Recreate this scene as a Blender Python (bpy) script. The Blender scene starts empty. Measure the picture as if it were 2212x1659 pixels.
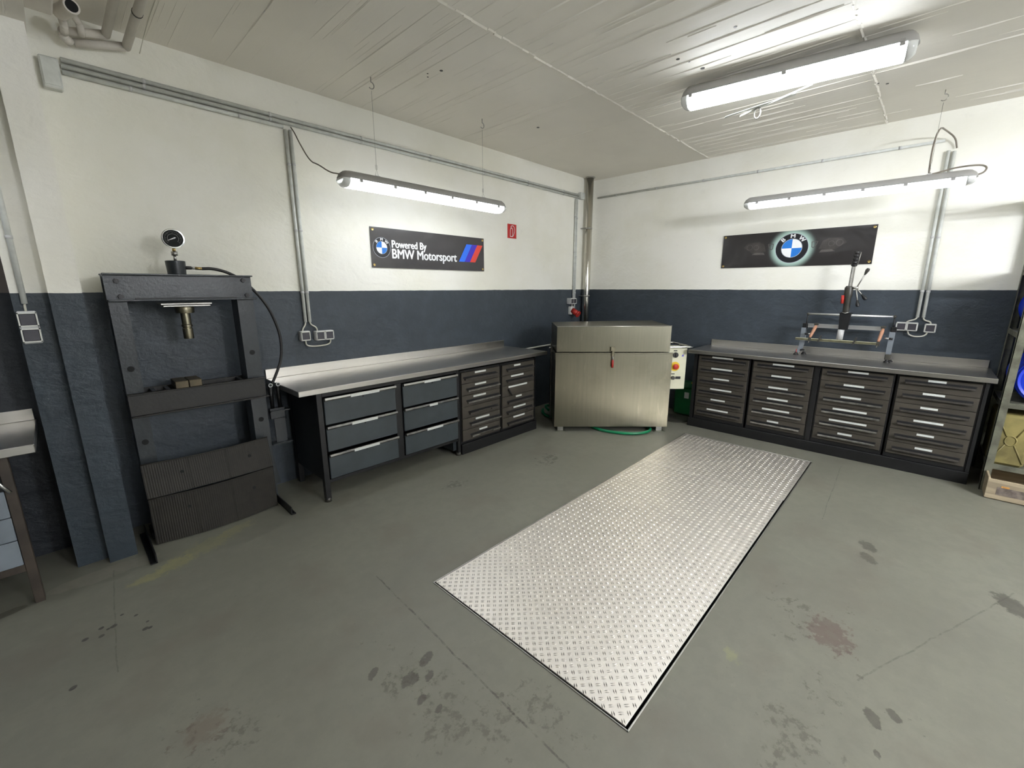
import bpy, math, random
from mathutils import Vector, Matrix
random.seed(7)
C = bpy.context.scene.collection
PI = math.pi

# ------------------------------------------------------------------ camera
cd = bpy.data.cameras.new('camera'); cam = bpy.data.objects.new('camera', cd); C.objects.link(cam)
bpy.context.scene.camera = cam
FPX, PITCH, ROLL, YAW, EYE = 928.3, 0.22, -0.0011, 0.7612, 1.55
fw = Vector((math.cos(YAW)*math.cos(PITCH), math.sin(YAW)*math.cos(PITCH), -math.sin(PITCH)))
rt = fw.cross(Vector((0, 0, 1))).normalized(); up = rt.cross(fw)
cr, sr = math.cos(ROLL), math.sin(ROLL)
rt, up = rt*cr + up*sr, up*cr - rt*sr
M = Matrix((rt, up, -fw)).transposed().to_4x4(); M.translation = (0, 0, EYE)
cam.matrix_world = M
cd.sensor_fit = 'HORIZONTAL'; cd.sensor_width = 36.0; cd.lens = FPX/2212*36.0; cd.clip_start = 0.05; cd.clip_end = 60

# ------------------------------------------------------------------ world, exposure, lights
sc = bpy.context.scene
w = bpy.data.worlds.new('world'); sc.world = w; w.use_nodes = True
w.node_tree.nodes['Background'].inputs[0].default_value = (0.75, 0.8, 0.9, 1)
w.node_tree.nodes['Background'].inputs[1].default_value = 0.02
sc.view_settings.view_transform = 'Standard'; sc.view_settings.look = 'None'
sc.view_settings.exposure = 1.85; sc.view_settings.gamma = 1.0
sc.view_settings.use_curve_mapping = False
try:
    sc.cycles.use_denoising = True
    sc.cycles.max_bounces = 6; sc.cycles.diffuse_bounces = 4; sc.cycles.glossy_bounces = 3; sc.cycles.transmission_bounces = 3; sc.cycles.adaptive_threshold = 0.05; sc.cycles.sample_clamp_indirect = 4.0
except Exception: pass
TUBE = 3.6          # what the hanging lamps' diffusers give off
TUBE_CEIL = 8.0     # the ceiling lamp in view
FILL_BACK = 92.0     # fill lights added out of view behind the camera

# ------------------------------------------------------------------ helpers
def lin(c):
    return tuple(((v/255)/12.92 if v/255 <= 0.04045 else ((v/255+0.055)/1.055)**2.4) for v in c)
class NT:
    def __init__(s, m): s.t = m.node_tree; s.n = s.t.nodes; s.b = s.n['Principled BSDF']
    def new(s, k, **kw):
        n = s.n.new(k)
        for a, v in kw.items(): setattr(n, a, v)
        return n
    def link(s, a, b): s.t.links.new(a, b)
    def val(s, sock, v):
        if hasattr(v, 'is_linked') or isinstance(v, bpy.types.NodeSocket): s.link(v, sock)
        else: sock.default_value = v
    def math(s, op, a, b=0.0, c=0.0, clamp=False):
        n = s.new('ShaderNodeMath', operation=op); n.use_clamp = clamp
        s.val(n.inputs[0], a); s.val(n.inputs[1], b); s.val(n.inputs[2], c); return n.outputs[0]
    def mix(s, f, a, b, mode='MIX'):
        n = s.new('ShaderNodeMix', data_type='RGBA', blend_type=mode); n.clamp_factor = True
        s.val(n.inputs[0], f); s.val(n.inputs[6], a); s.val(n.inputs[7], b); return n.outputs[2]
    def coord(s, scale=(1, 1, 1), loc=(0, 0, 0), rot=(0, 0, 0), src='Object'):
        c = s.new('ShaderNodeTexCoord'); m = s.new('ShaderNodeMapping')
        m.inputs['Scale'].default_value = scale; m.inputs['Location'].default_value = loc; m.inputs['Rotation'].default_value = rot
        s.link(c.outputs[src], m.inputs[0]); return m.outputs[0]
    def noise(s, scale, vec=None, detail=4, rough=0.55, dist=0.0):
        n = s.new('ShaderNodeTexNoise'); n.inputs['Scale'].default_value = scale; n.inputs['Detail'].default_value = detail
        n.inputs['Roughness'].default_value = rough; n.inputs['Distortion'].default_value = dist
        s.link(vec if vec is not None else s.coord(), n.inputs['Vector']); return n.outputs[0]
    def ramp(s, v, a, b):
        n = s.new('ShaderNodeMapRange', clamp=True, interpolation_type='SMOOTHSTEP')
        s.val(n.inputs[0], v); n.inputs[1].default_value = a; n.inputs[2].default_value = b; return n.outputs[0]
    def bump(s, h, strength=0.3, dist=0.01, prev=None):
        n = s.new('ShaderNodeBump'); n.inputs['Strength'].default_value = strength; n.inputs['Distance'].default_value = dist
        s.link(h, n.inputs['Height'])
        if prev is not None: s.link(prev, n.inputs['Normal'])
        return n.outputs[0]
def col4(c, srgb=True):
    c = lin(c) if srgb else c
    return (c[0], c[1], c[2], 1)
MATS = {}
def mat(name, c, rough=0.5, metal=0.0, var=0.08, vs=6.0, bump=0.0, bs=40.0, spec=0.5, coat=0.0, stretch=None, rv=0.0):
    if name in MATS: return MATS[name]
    m = bpy.data.materials.new(name); m.use_nodes = True; N = NT(m); MATS[name] = m
    vec = N.coord(stretch or (1, 1, 1))
    n1 = N.noise(vs, vec, 5)
    f = N.ramp(n1, 0.3, 0.7)
    a = col4(c); lo = tuple(v*(1-var) for v in a[:3])+(1,); hi = tuple(min(1, v*(1+var)) for v in a[:3])+(1,)
    N.link(N.mix(f, lo, hi), N.b.inputs['Base Color'])
    N.b.inputs['Metallic'].default_value = metal; N.b.inputs['Specular IOR Level'].default_value = spec
    if rv: N.link(N.math('MULTIPLY_ADD', f, rv, rough-rv/2), N.b.inputs['Roughness'])
    else: N.b.inputs['Roughness'].default_value = rough
    if coat: N.b.inputs['Coat Weight'].default_value = coat; N.b.inputs['Coat Roughness'].default_value = 0.15
    if bump: N.link(N.bump(N.noise(bs, vec, 3), bump, 0.004), N.b.inputs['Normal'])
    return m
def emat(name, c, strength):
    m = bpy.data.materials.new(name); m.use_nodes = True; N = NT(m); MATS[name] = m
    N.b.inputs['Base Color'].default_value = col4((235, 235, 235)); N.b.inputs['Emission Color'].default_value = (c[0], c[1], c[2], 1)
    N.b.inputs['Emission Strength'].default_value = strength; N.b.inputs['Roughness'].default_value = 0.4
    return m

class MB:
    """collects shapes in world coordinates; build() links them as one mesh object"""
    def __init__(s, X=None): s.v = []; s.f = []; s.mi = []; s.sm = []; s.X = X; s.cur = 0
    def _add(s, vs, fs, smooth=False):
        o = len(s.v)
        for p in vs:
            p = Vector(p)
            if s.X is not None: p = s.X @ p
            s.v.append(p)
        for f in fs: s.f.append([i+o for i in f]); s.mi.append(s.cur); s.sm.append(smooth)
        return s
    def box(s, x0, x1, y0, y1, z0, z1, b=0.0):
        if x0 > x1: x0, x1 = x1, x0
        if y0 > y1: y0, y1 = y1, y0
        if z0 > z1: z0, z1 = z1, z0
        if b <= 0:
            vs = [(x, y, z) for z in (z0, z1) for y in (y0, y1) for x in (x0, x1)]
            return s._add(vs, [(0, 2, 3, 1), (4, 5, 7, 6), (0, 1, 5, 4), (2, 6, 7, 3), (0, 4, 6, 2), (1, 3, 7, 5)])
        b = min(b, (x1-x0)/2.1, (y1-y0)/2.1, (z1-z0)/2.1)
        P = {}; vs = []
        def vid(c, ax):
            k = (c, ax)
            if k not in P:
                p = []
                for i, (lo, hi) in enumerate(((x0, x1), (y0, y1), (z0, z1))):
                    e = hi if c[i] else lo
                    if i != ax: e += -b if c[i] else b
                    p.append(e)
                P[k] = len(vs); vs.append(tuple(p))
            return P[k]
        fs = []
        for ax in range(3):
            u, w_ = (ax+1) % 3, (ax+2) % 3
            for sd in (0, 1):
                q = []
                for a_, b_ in ((0, 0), (1, 0), (1, 1), (0, 1)):
                    c = [0, 0, 0]; c[ax] = sd; c[u] = a_; c[w_] = b_; q.append(vid(tuple(c), ax))
                fs.append(q if sd else q[::-1])
        for ax in range(3):                       # edges along ax
            u, w_ = (ax+1) % 3, (ax+2) % 3
            for a_ in (0, 1):
                for b_ in (0, 1):
                    c0 = [0, 0, 0]; c0[u] = a_; c0[w_] = b_; c1 = list(c0); c1[ax] = 1
                    q = [vid(tuple(c0), u), vid(tuple(c1), u), vid(tuple(c1), w_), vid(tuple(c0), w_)]
                    fs.append(q[::-1] if (a_ == b_) else q)
        for c in [(i, j, k) for i in (0, 1) for j in (0, 1) for k in (0, 1)]:
            q = [vid(c, 0), vid(c, 1), vid(c, 2)]
            fs.append(q if sum(c) % 2 else q[::-1])
        return s._add(vs, fs)
    def hexa(s, p):   # 8 points: bottom 4 (ccw), top 4
        return s._add(p, [(3, 2, 1, 0), (4, 5, 6, 7), (0, 1, 5, 4), (1, 2, 6, 5), (2, 3, 7, 6), (3, 0, 4, 7)])
    def cyl(s, a, b, r0, r1=None, n=16, caps=True, smooth=True):
        r1 = r0 if r1 is None else r1
        a, b = Vector(a), Vector(b); d = (b-a).normalized()
        u = d.orthogonal().normalized(); w_ = d.cross(u)
        vs = []
        for c, r in ((a, r0), (b, r1)):
            for i in range(n):
                t = 2*PI*i/n; vs.append(c + u*(r*math.cos(t)) + w_*(r*math.sin(t)))
        s._add(vs, [(i, (i+1) % n, n+(i+1) % n, n+i) for i in range(n)], smooth)
        if caps:
            o = len(s.v)-2*n
            s.f.append([o+i for i in range(n)][::-1]); s.mi.append(s.cur); s.sm.append(False)
            s.f.append([o+n+i for i in range(n)]); s.mi.append(s.cur); s.sm.append(False)
        return s
    def tube(s, pts, r, n=8, closed=False, smooth_path=0, rs=None):
        pts = [Vector(p) for p in pts]
        for _ in range(smooth_path):
            q = [] if closed else [pts[0]]
            m = len(pts)
            for i in range(m if closed else m-1):
                a, b = pts[i], pts[(i+1) % m]; q += [a*.75+b*.25, a*.25+b*.75]
            if not closed: q.append(pts[-1])
            pts = q
        m = len(pts); vs = []; u = None
        for i in range(m):
            if closed: d = (pts[(i+1) % m]-pts[i-1]).normalized()
            else: d = (pts[min(i+1, m-1)]-pts[max(i-1, 0)]).normalized()
            if u is None: u = d.orthogonal().normalized()
            else: u = (u - d*u.dot(d)).normalized()
            w_ = d.cross(u); rr = rs[i] if rs else r
            for k in range(n):
                t = 2*PI*k/n; vs.append(pts[i]+u*(rr*math.cos(t))+w_*(rr*math.sin(t)))
        fs = []
        for i in range(m if closed else m-1):
            j = (i+1) % m
            for k in range(n): fs.append((i*n+k, i*n+(k+1) % n, j*n+(k+1) % n, j*n+k))
        s._add(vs, fs, True)
        if not closed:
            o = len(s.v)-m*n
            s.f.append([o+k for k in range(n)][::-1]); s.mi.append(s.cur); s.sm.append(False)
            s.f.append([o+(m-1)*n+k for k in range(n)]); s.mi.append(s.cur); s.sm.append(False)
        return s
    def prism(s, poly, o, U, V, W):   # polygon (u,v) at origin o, axes U,V, extruded by vector W
        o, U, V, W = Vector(o), Vector(U), Vector(V), Vector(W); n = len(poly)
        vs = [o+U*a+V*b for a, b in poly] + [o+U*a+V*b+W for a, b in poly]
        return s._add(vs, [list(range(n))[::-1], list(range(n, 2*n))] + [(i, (i+1) % n, n+(i+1) % n, n+i) for i in range(n)])
    def sphere(s, c, r, n=10, m=6):
        c = Vector(c); r = Vector((r, r, r)) if isinstance(r, (int, float)) else Vector(r)
        vs = [c+Vector((0, 0, -r.z))]
        for j in range(1, m):
            ph = -PI/2+PI*j/m
            for i in range(n): vs.append(c+Vector((r.x*math.cos(ph)*math.cos(2*PI*i/n), r.y*math.cos(ph)*math.sin(2*PI*i/n), r.z*math.sin(ph))))
        vs.append(c+Vector((0, 0, r.z))); L = len(vs)-1; fs = []
        for i in range(n): fs.append((0, 1+(i+1) % n, 1+i))
        for j in range(m-2):
            for i in range(n): fs.append((1+j*n+i, 1+j*n+(i+1) % n, 1+(j+1)*n+(i+1) % n, 1+(j+1)*n+i))
        for i in range(n): fs.append((L, 1+(m-2)*n+i, 1+(m-2)*n+(i+1) % n))
        return s._add(vs, fs, True)
    def lathe(s, prof, o, axis, n=24):   # prof: (r, h) along axis; corners sharper than 35 degrees stay crisp
        o, d = Vector(o), Vector(axis).normalized(); u = d.orthogonal().normalized(); w_ = d.cross(u)
        def ring(r, h): return [o+d*h+u*(r*math.cos(2*PI*i/n))+w_*(r*math.sin(2*PI*i/n)) for i in range(n)]
        runs = [[prof[0], prof[1]]]
        for j in range(2, len(prof)):
            (a0, b0), (a1, b1), (a2, b2) = prof[j-2], prof[j-1], prof[j]
            t = math.atan2(b2-b1, a2-a1)-math.atan2(b1-b0, a1-a0); t = abs((t+PI) % (2*PI)-PI)
            if t > .6: runs.append([prof[j-1], prof[j]])
            else: runs[-1].append(prof[j])
        for R_ in runs:
            vs = [p for r, h in R_ for p in ring(r, h)]; m = len(R_)
            s._add(vs, [(j*n+i, j*n+(i+1) % n, (j+1)*n+(i+1) % n, (j+1)*n+i) for j in range(m-1) for i in range(n)], True)
        s._add(ring(*prof[0]), [tuple(range(n))[::-1]]); s._add(ring(*prof[-1]), [tuple(range(n))])
        return s
    def build(s, name, m, parent=None):
        me = bpy.data.meshes.new(name)
        if parent is None:
            xs = [p.x for p in s.v]; ys = [p.y for p in s.v]; zs = [p.z for p in s.v]
            loc = Vector(((min(xs)+max(xs))/2, (min(ys)+max(ys))/2, min(zs)))
            if getattr(s, 'at0', False): loc = Vector((0, 0, 0))
        else:
            r = parent
            while r.parent: r = r.parent
            loc = r.location
        me.from_pydata([p-loc for p in s.v], [], s.f)
        ms = m if isinstance(m, (list, tuple)) else [m]
        for q in ms: me.materials.append(q)
        me.polygons.foreach_set('material_index', s.mi)
        me.polygons.foreach_set('use_smooth', s.sm)
        me.update()
        o = bpy.data.objects.new(name, me); C.objects.link(o)
        if parent is None: o.location = loc
        else: o.parent = parent
        return o
def tag(o, label=None, cat=None, group=None, kind=None):
    if label: o['label'] = label
    if cat: o['category'] = cat
    if group: o['group'] = group
    if kind: o['kind'] = kind
    return o
def thing(name, loc, label, cat, group=None):
    o = bpy.data.objects.new(name, None); C.objects.link(o); o.location = loc; o.empty_display_size = 0.1
    return tag(o, label, cat, group)
def struct(name, mb, m):
    mb.at0 = True
    return tag(mb.build(name, m), kind='structure')

# ------------------------------------------------------------------ room numbers
XR, YL, ZC, ZP = 5.40, 3.594, 2.985, 1.527
X0, Y0 = -5.0, -5.6

# ------------------------------------------------------------------ setting materials
def wall_mat(name, white=(242, 240, 231), dark=(60, 67, 74)):
    m = bpy.data.materials.new(name); m.use_nodes = True; N = NT(m)
    c = N.new('ShaderNodeTexCoord'); sx = N.new('ShaderNodeSeparateXYZ'); N.link(c.outputs['Object'], sx.inputs[0])
    wob = N.math('MULTIPLY_ADD', N.noise(9, None, 3), 0.008, -0.004)
    f = N.math('GREATER_THAN', N.math('ADD', sx.outputs[2], wob), ZP)
    n1 = N.noise(1.3, None, 5); n2 = N.noise(7, None, 6, 0.65)
    a = col4(white); d = col4(dark)
    wcol = N.mix(N.ramp(n1, 0.35, 0.7), a, tuple(v*k for v, k in zip(a[:3], (0.93, 0.925, 0.88)))+(1,))
    wcol = N.mix(N.math('MULTIPLY', N.ramp(n2, 0.62, 0.75), 0.25), wcol, tuple(v*0.8 for v in a[:3])+(1,))
    dcol = N.mix(N.ramp(n2, 0.4, 0.7), tuple(v*0.93 for v in d[:3])+(1,), tuple(v*1.12 for v in d[:3])+(1,))
    N.link(N.mix(f, dcol, wcol), N.b.inputs['Base Color'])
    N.link(N.math('MULTIPLY_ADD', f, 0.22, 0.46), N.b.inputs['Roughness'])
    N.b.inputs['Specular IOR Level'].default_value = 0.4
    vec = N.coord((1, 1, 1.4))
    h = N.math('ADD', N.noise(3.2, vec, 3, 0.5, 1.2), N.math('MULTIPLY', N.noise(11, vec, 5, 0.6, 0.8), 0.5))
    h = N.math('ADD', h, N.math('MULTIPLY', N.noise(34, vec, 5, 0.65), 0.22))
    N.link(N.bump(h, 0.5, 0.016), N.b.inputs['Normal'])
    return m
M_WALL = wall_mat('wall_paint')
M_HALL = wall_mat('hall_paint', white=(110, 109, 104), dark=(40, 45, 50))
M_ALC = wall_mat('alcove_paint_shaded', white=(86, 80, 76), dark=(34, 38, 43))  # same paint as the walls; the alcove's shade is put into the colour
M_PIL = wall_mat('pillar_paint_shaded', white=(240, 237, 229), dark=(46, 55, 62))  # same navy as the walls, darkened to carry the shade low down

def ceil_mat():
    m = bpy.data.materials.new('ceiling_paint'); m.use_nodes = True; N = NT(m)
    n1 = N.noise(1.1, None, 5); n2 = N.noise(1.0, N.coord((14, 1.2, 1)), 5, 0.6)
    a = col4((236, 231, 220))
    c = N.mix(N.ramp(n1, 0.35, 0.7), a, tuple(v*0.93 for v in a[:3])+(1,))
    c = N.mix(N.math('MULTIPLY', N.ramp(n2, 0.6, 0.8), 0.35), c, tuple(v*0.9 for v in a[:3])+(1,))
    N.link(c, N.b.inputs['Base Color']); N.b.inputs['Roughness'].default_value = 0.55; N.b.inputs['Specular IOR Level'].default_value = 0.4
    h = N.math('ADD', N.math('MULTIPLY', n2, 0.6), N.math('MULTIPLY', N.noise(30, None, 4), 0.25))
    N.link(N.bump(h, 0.5, 0.006), N.b.inputs['Normal'])
    return m
M_CEIL = ceil_mat()

def floor_mat():
    m = bpy.data.materials.new('floor_paint'); m.use_nodes = True; N = NT(m)
    obj = N.coord()
    sx = N.new('ShaderNodeSeparateXYZ'); N.link(obj, sx.inputs[0]); X, Y = sx.outputs[0], sx.outputs[1]
    big = N.noise(0.9, obj, 5, 0.6); mid = N.noise(4.5, obj, 8, 0.68, 0.6); fine = N.noise(26, obj, 8, 0.7)
    fine2 = N.noise(70, obj, 4, 0.7)
    base = col4((121, 120, 108)); base2 = col4((111, 110, 99)); worn = col4((80, 77, 69)); pale = col4((126, 126, 112))
    c = N.mix(N.ramp(big, 0.3, 0.7), base2, base)
    c = N.mix(N.math('MULTIPLY', N.ramp(mid, 0.55, 0.72), 0.35), c, pale)
    # where the paint is worn through: soft regions on the floor, broken up by noise
    def region(cx, cy, rx, ry, rot=0.0, rag=0.6, nz=mid):
        dx = N.math('SUBTRACT', X, cx); dy = N.math('SUBTRACT', Y, cy); cc, ss = math.cos(rot), math.sin(rot)
        u = N.math('DIVIDE', N.math('ADD', N.math('MULTIPLY', dx, cc), N.math('MULTIPLY', dy, ss)), rx)
        v = N.math('DIVIDE', N.math('SUBTRACT', N.math('MULTIPLY', dy, cc), N.math('MULTIPLY', dx, ss)), ry)
        r = N.math('SQRT', N.math('ADD', N.math('MULTIPLY', u, u), N.math('MULTIPLY', v, v)))
        return N.math('ADD', N.math('SUBTRACT', 1.0, r), N.math('MULTIPLY', N.math('SUBTRACT', nz, 0.5), rag*2))
    tot = None
    for a in ((2.2, 0.12, 0.75, 0.42, 0.3), (1.55, 0.12, 0.6, 0.35, 0.2), (0.75, 1.2, 0.35, 0.8, 0.0), (0.95, 0.9, 0.5, 0.6, 0.3),
              (2.95, 2.35, 0.45, 0.32, 0.5), (0.2, 1.6, 0.35, 0.4, 0.1), (1.5, -0.5, 0.8, 0.4, 0.0), (0.3, 0.8, 0.8, 0.6, 0.2), (2.0, 2.55, 0.3, 0.25, 0)):
        g = N.ramp(region(*a, rag=0.5), 0.0, 1.0); tot = g if tot is None else N.math('MAXIMUM', tot, g)
    th = N.math('SUBTRACT', 0.74, N.math('MULTIPLY', tot, 0.20))
    spots = N.math('GREATER_THAN', N.math('ADD', N.math('MULTIPLY', fine, 0.65), N.math('MULTIPLY', mid, 0.35)), th)
    sp2 = N.ramp(N.math('SUBTRACT', N.math('ADD', N.math('MULTIPLY', fine, 0.65), N.math('MULTIPLY', mid, 0.35)), th), -0.05, 0.03)
    c = N.mix(N.math('MULTIPLY', sp2, 0.6), c, worn)
    def stain(c, colr, a, amt=0.8, rag=0.35, nz=mid, soft=0.12):
        return N.mix(N.math('MULTIPLY', N.ramp(region(*a, rag=rag, nz=nz), 0.0, soft), amt), c, col4(colr))
    c = stain(c, (95, 80, 74), (2.22, 0.10, 0.13, 0.09, 0.2), 0.85, 1.6, fine, 0.3)
    c = stain(c, (97, 76, 66), (0.13, 1.66, 0.09, 0.07, 0.2), 0.4, 1.8, fine, 0.5)
    c = stain(c, (74, 70, 60), (-0.40, 3.03, 0.07, 0.03, 0.2), 0.7, 0.4)
    for a in ((0.13, 2.87, 0.12, 0.05, 0.12), (0.25, 2.92, 0.10, 0.075, 0.3), (0.42, 3.0, 0.18, 0.09, 0.35), (0.60, 3.08, 0.14, 0.06, 0.35)):
        c = stain(c, (146, 143, 96), a, 0.6 if a[0] < .3 else .35, 1.1, fine, 0.5)
    c = stain(c, (138, 140, 100), (1.78, 0.385, 0.05, 0.03, 0.9), 0.5, 1.8, fine, 0.5)
    c = stain(c, (142, 138, 126), (-0.03, 3.10, 0.24, 0.07, 0.0), 0.45, 0.8)
    for (x, y, r) in ((-0.086, 2.571, .011), (-0.045, 2.545, .013), (-0.064, 2.541, .008), (-0.142, 2.532, .012), (-0.089, 2.507, .011), (-0.01, 2.614, .008), (0.037, 2.56, .009), (0.07, 2.469, .007), (0.056, 2.418, .012), (0.073, 2.412, .009), (-0.188, 2.233, .013)):
        c = stain(c, (34, 34, 34), (x, y, r*1.2, r, 0.7), 0.9, 0.4, fine, 0.3)
    for (x, y, r) in ((0.746, 1.298, .03), (0.667, 1.428, .022), (0.769, 1.279, .02), (0.736, 1.186, .02), (0.762, 1.11, .016), (1.909, -0.136, .025), (1.84, -0.08, .03), (1.689, -0.104, .014), (3.213, 0.044, .05), (3.064, 0.032, .045), (3.058, -0.535, .08), (0.86, 1.33, .03), (0.82, 1.25, .02)):
        c = stain(c, (72, 69, 62), (x, y, r*1.5, r*0.8, 0.5), 0.85, 0.9, fine, 0.25)
    # joints and hairline cracks
    def line(c, x0, y0, x1, y1, wd, amt):
        L = math.hypot(x1-x0, y1-y0); ux, uy = (x1-x0)/L, (y1-y0)/L
        dx = N.math('SUBTRACT', X, x0); dy = N.math('SUBTRACT', Y, y0)
        al = N.math('ADD', N.math('MULTIPLY', dx, ux), N.math('MULTIPLY', dy, uy))
        pe = N.math('ADD', N.math('SUBTRACT', N.math('MULTIPLY', dy, ux), N.math('MULTIPLY', dx, uy)), N.math('MULTIPLY', N.math('SUBTRACT', mid, 0.5), 0.03))
        k = N.ramp(N.math('ABSOLUTE', pe), wd, wd*0.4)
        k = N.math('MULTIPLY', k, N.math('MULTIPLY', N.math('GREATER_THAN', al, 0.0), N.math('LESS_THAN', al, L)))
        k = N.math('MULTIPLY', k, N.ramp(fine, 0.35, 0.6))
        return N.mix(N.math('MULTIPLY', k, amt), c, col4((58, 56, 50)))
    c = line(c, 0.99, 1.98, 0.915, 0.3, 0.006, 0.8)
    c = line(c, 4.6, 0.345, 3.4, 0.305, 0.004, 0.6)
    c = line(c, -0.004, 3.1, -0.06, 2.2, 0.004, 0.5)
    c = line(c, 2.0, -0.02, 3.2, -0.55, 0.005, 0.5)
    n12 = N.noise(13, N.coord(loc=(3, 7, 0)), 6, 0.7); n40 = N.noise(48, N.coord(loc=(9, 2, 0)), 4, 0.6); n38 = N.noise(40, N.coord(loc=(1, 12, 0)), 4, 0.6)
    c = N.mix(N.math('MULTIPLY', N.ramp(n12, 0.42, 0.62), 0.30), c, tuple(v*0.72 for v in base[:3])+(1,))
    c = N.mix(N.math('MULTIPLY', N.ramp(n12, 0.40, 0.28), 0.25), c, tuple(v*1.25 for v in base[:3])+(1,))
    c = N.mix(N.math('MULTIPLY', N.ramp(n40, 0.68, 0.74), 0.55), c, worn)
    c = N.mix(N.math('MULTIPLY', N.ramp(n38, 0.72, 0.78), 0.35), c, tuple(v*1.5 for v in base[:3])+(1,))
    c = N.mix(N.math('MULTIPLY', N.ramp(N.noise(2.3, N.coord(loc=(5, 5, 0)), 4), 0.52, 0.68), 0.35), c, col4((104, 97, 86)))
    # light scuffs
    c = N.mix(N.math('MULTIPLY', N.ramp(N.noise(1.0, N.coord((5, 22, 1), rot=(0, 0, 0.6)), 6, 0.6), 0.66, 0.8), 0.3), c, col4((138, 137, 124)))
    c = N.mix(N.math('MULTIPLY', fine2, 0.25), c, tuple(v*0.78 for v in base[:3])+(1,))
    N.link(c, N.b.inputs['Base Color'])
    N.link(N.math('MULTIPLY_ADD', sp2, 0.2, N.math('MULTIPLY_ADD', big, 0.25, 0.36)), N.b.inputs['Roughness'])
    N.b.inputs['Specular IOR Level'].default_value = 0.4
    h = N.math('SUBTRACT', N.math('MULTIPLY', N.noise(9, obj, 4), 0.35), N.math('MULTIPLY', sp2, 0.12))
    N.link(N.bump(h, 0.35, 0.008), N.b.inputs['Normal'])
    return m
M_FLOOR = floor_mat()

# stainless and painted metals
def steel_mat(name, c, rough, stretch, streak=0.12, smear=0.25, bumpk=0.04):
    m = bpy.data.materials.new(name); m.use_nodes = True; N = NT(m); MATS[name] = m
    n = N.noise(1.0, N.coord(stretch), 4, 0.6); n2 = N.noise(2.6, None, 5, 0.6, 0.4)
    a = col4(c)
    cc = N.mix(N.ramp(n, 0.3, 0.7), tuple(v*(1-streak) for v in a[:3])+(1,), a)
    n3 = N.noise(1.0, N.coord((9, 9, 2.5)), 6, 0.65, 0.8)
    cc = N.mix(N.math('MULTIPLY', N.ramp(n3, 0.55, 0.72), smear), cc, tuple(min(1, v*1.45) for v in a[:3])+(1,))
    cc = N.mix(N.math('MULTIPLY', N.ramp(n2, 0.5, 0.75), smear), cc, tuple(v*k for v, k in zip(a[:3], (0.72, 0.7, 0.62)))+(1,))
    N.link(cc, N.b.inputs['Base Color']); N.b.inputs['Metallic'].default_value = 1.0
    N.link(N.math('MULTIPLY_ADD', n, 0.04, N.math('MULTIPLY_ADD', n2, 0.10, rough-0.07)), N.b.inputs['Roughness'])
    if bumpk: N.link(N.bump(n, bumpk, 0.002), N.b.inputs['Normal'])
    return m
M_STEEL_V = steel_mat('brushed_steel', (138, 134, 118), 0.31, (45, 45, 1.2), 0.08, 0.45, 0.0)
M_STEEL_X = steel_mat('worktop_steel', (210, 207, 202), 0.30, (2, 60, 60), 0.05, 0.1, 0.0)
M_STEEL_Y = steel_mat('worktop_steel_right', (210, 207, 202), 0.30, (60, 2, 60), 0.05, 0.1, 0.0)
M_FLUE = steel_mat('flue_steel', (214, 210, 200), 0.22, (40, 40, 1), 0.06, 0.1, 0.0)
M_PLATE = steel_mat('tread_aluminium', (244, 238, 230), 0.52, (6, 6, 6), 0.05, 0.12, 0.02)
M_TREAD = mat('tread_bar_aluminium', (172, 167, 160), 0.40, 1.0, 0.12, 9)
M_CHROME = mat('chrome', (225, 225, 222), 0.18, 1.0, 0.05)
M_ZINC = mat('zinc', (176, 174, 168), 0.4, 1.0, 0.15, 12)
M_BRASS = mat('brass_eyelet', (196, 170, 110), 0.3, 1.0, 0.1)
M_BRIGHT = mat('bright_rail', (232, 232, 232), 0.38, 1.0, 0.04)
M_BLACK = mat('black_metal', (17, 17, 18), 0.45, 0.0, 0.2, 10, 0.1)
M_BLACK2 = mat('dark_gap', (10, 10, 11), 0.8, 0.0, 0.1)
M_PRESS = mat('press_paint', (40, 45, 48), 0.33, 0.0, 0.18, 8, 0.25, 60, 0.5)
M_PRESSDK = mat('press_paint_dirty', (28, 26, 22), 0.5, 0.0, 0.3, 10, 0.25, 60)
M_MAT = mat('ribbed_rubber', (34, 31, 25), 0.7, 0.0, 0.2, 14, 0.2, 30)
M_RUBBER = mat('black_rubber', (26, 24, 24), 0.5, 0.0, 0.15)
M_BROWN = mat('drawer_brown', (62, 57, 49), 0.5, 0.0, 0.16, 9, 0.1, 80)
M_HANDLE = mat('drawer_handle_grey', (86, 82, 78), 0.35, 0.6, 0.15, 18)
M_HANDLE2 = mat('drawer_handle_worn', (150, 148, 144), 0.3, 0.9, 0.25, 24)
M_BLUEDR = mat('drawer_blue_grey', (54, 61, 64), 0.45, 0.0, 0.1, 7)
M_PALEDR = mat('drawer_pale_grey', (118, 126, 134), 0.5, 0.0, 0.08, 7)
M_BRLEG = mat('brown_frame', (58, 50, 42), 0.55, 0.0, 0.25, 10)
M_GREYPL = mat('grey_plastic', (192, 192, 190), 0.45, 0.0, 0.05)
M_WHITEPL = mat('white_plastic', (214, 214, 206), 0.45, 0.0, 0.05)
M_CONDUIT = mat('conduit_grey', (204, 206, 200), 0.42, 0.0, 0.08, 20)
M_DKPL = mat('dark_plastic', (62, 60, 66), 0.4, 0.0, 0.08)
M_CABLE = mat('cable_grey', (120, 112, 100), 0.5, 0.0, 0.1)
M_CABLEW = mat('cable_white', (205, 202, 188), 0.5, 0.0, 0.05)
M_RED = mat('red_plastic', (176, 44, 34), 0.4, 0.0, 0.1)
M_YEL = mat('yellow_plastic', (226, 190, 40), 0.4, 0.0, 0.06)
M_GREEN = mat('green_paint', (12, 92, 48), 0.35, 0.0, 0.12)
M_HOSE = mat('green_hose', (16, 120, 78), 0.3, 0.0, 0.1)
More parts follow.
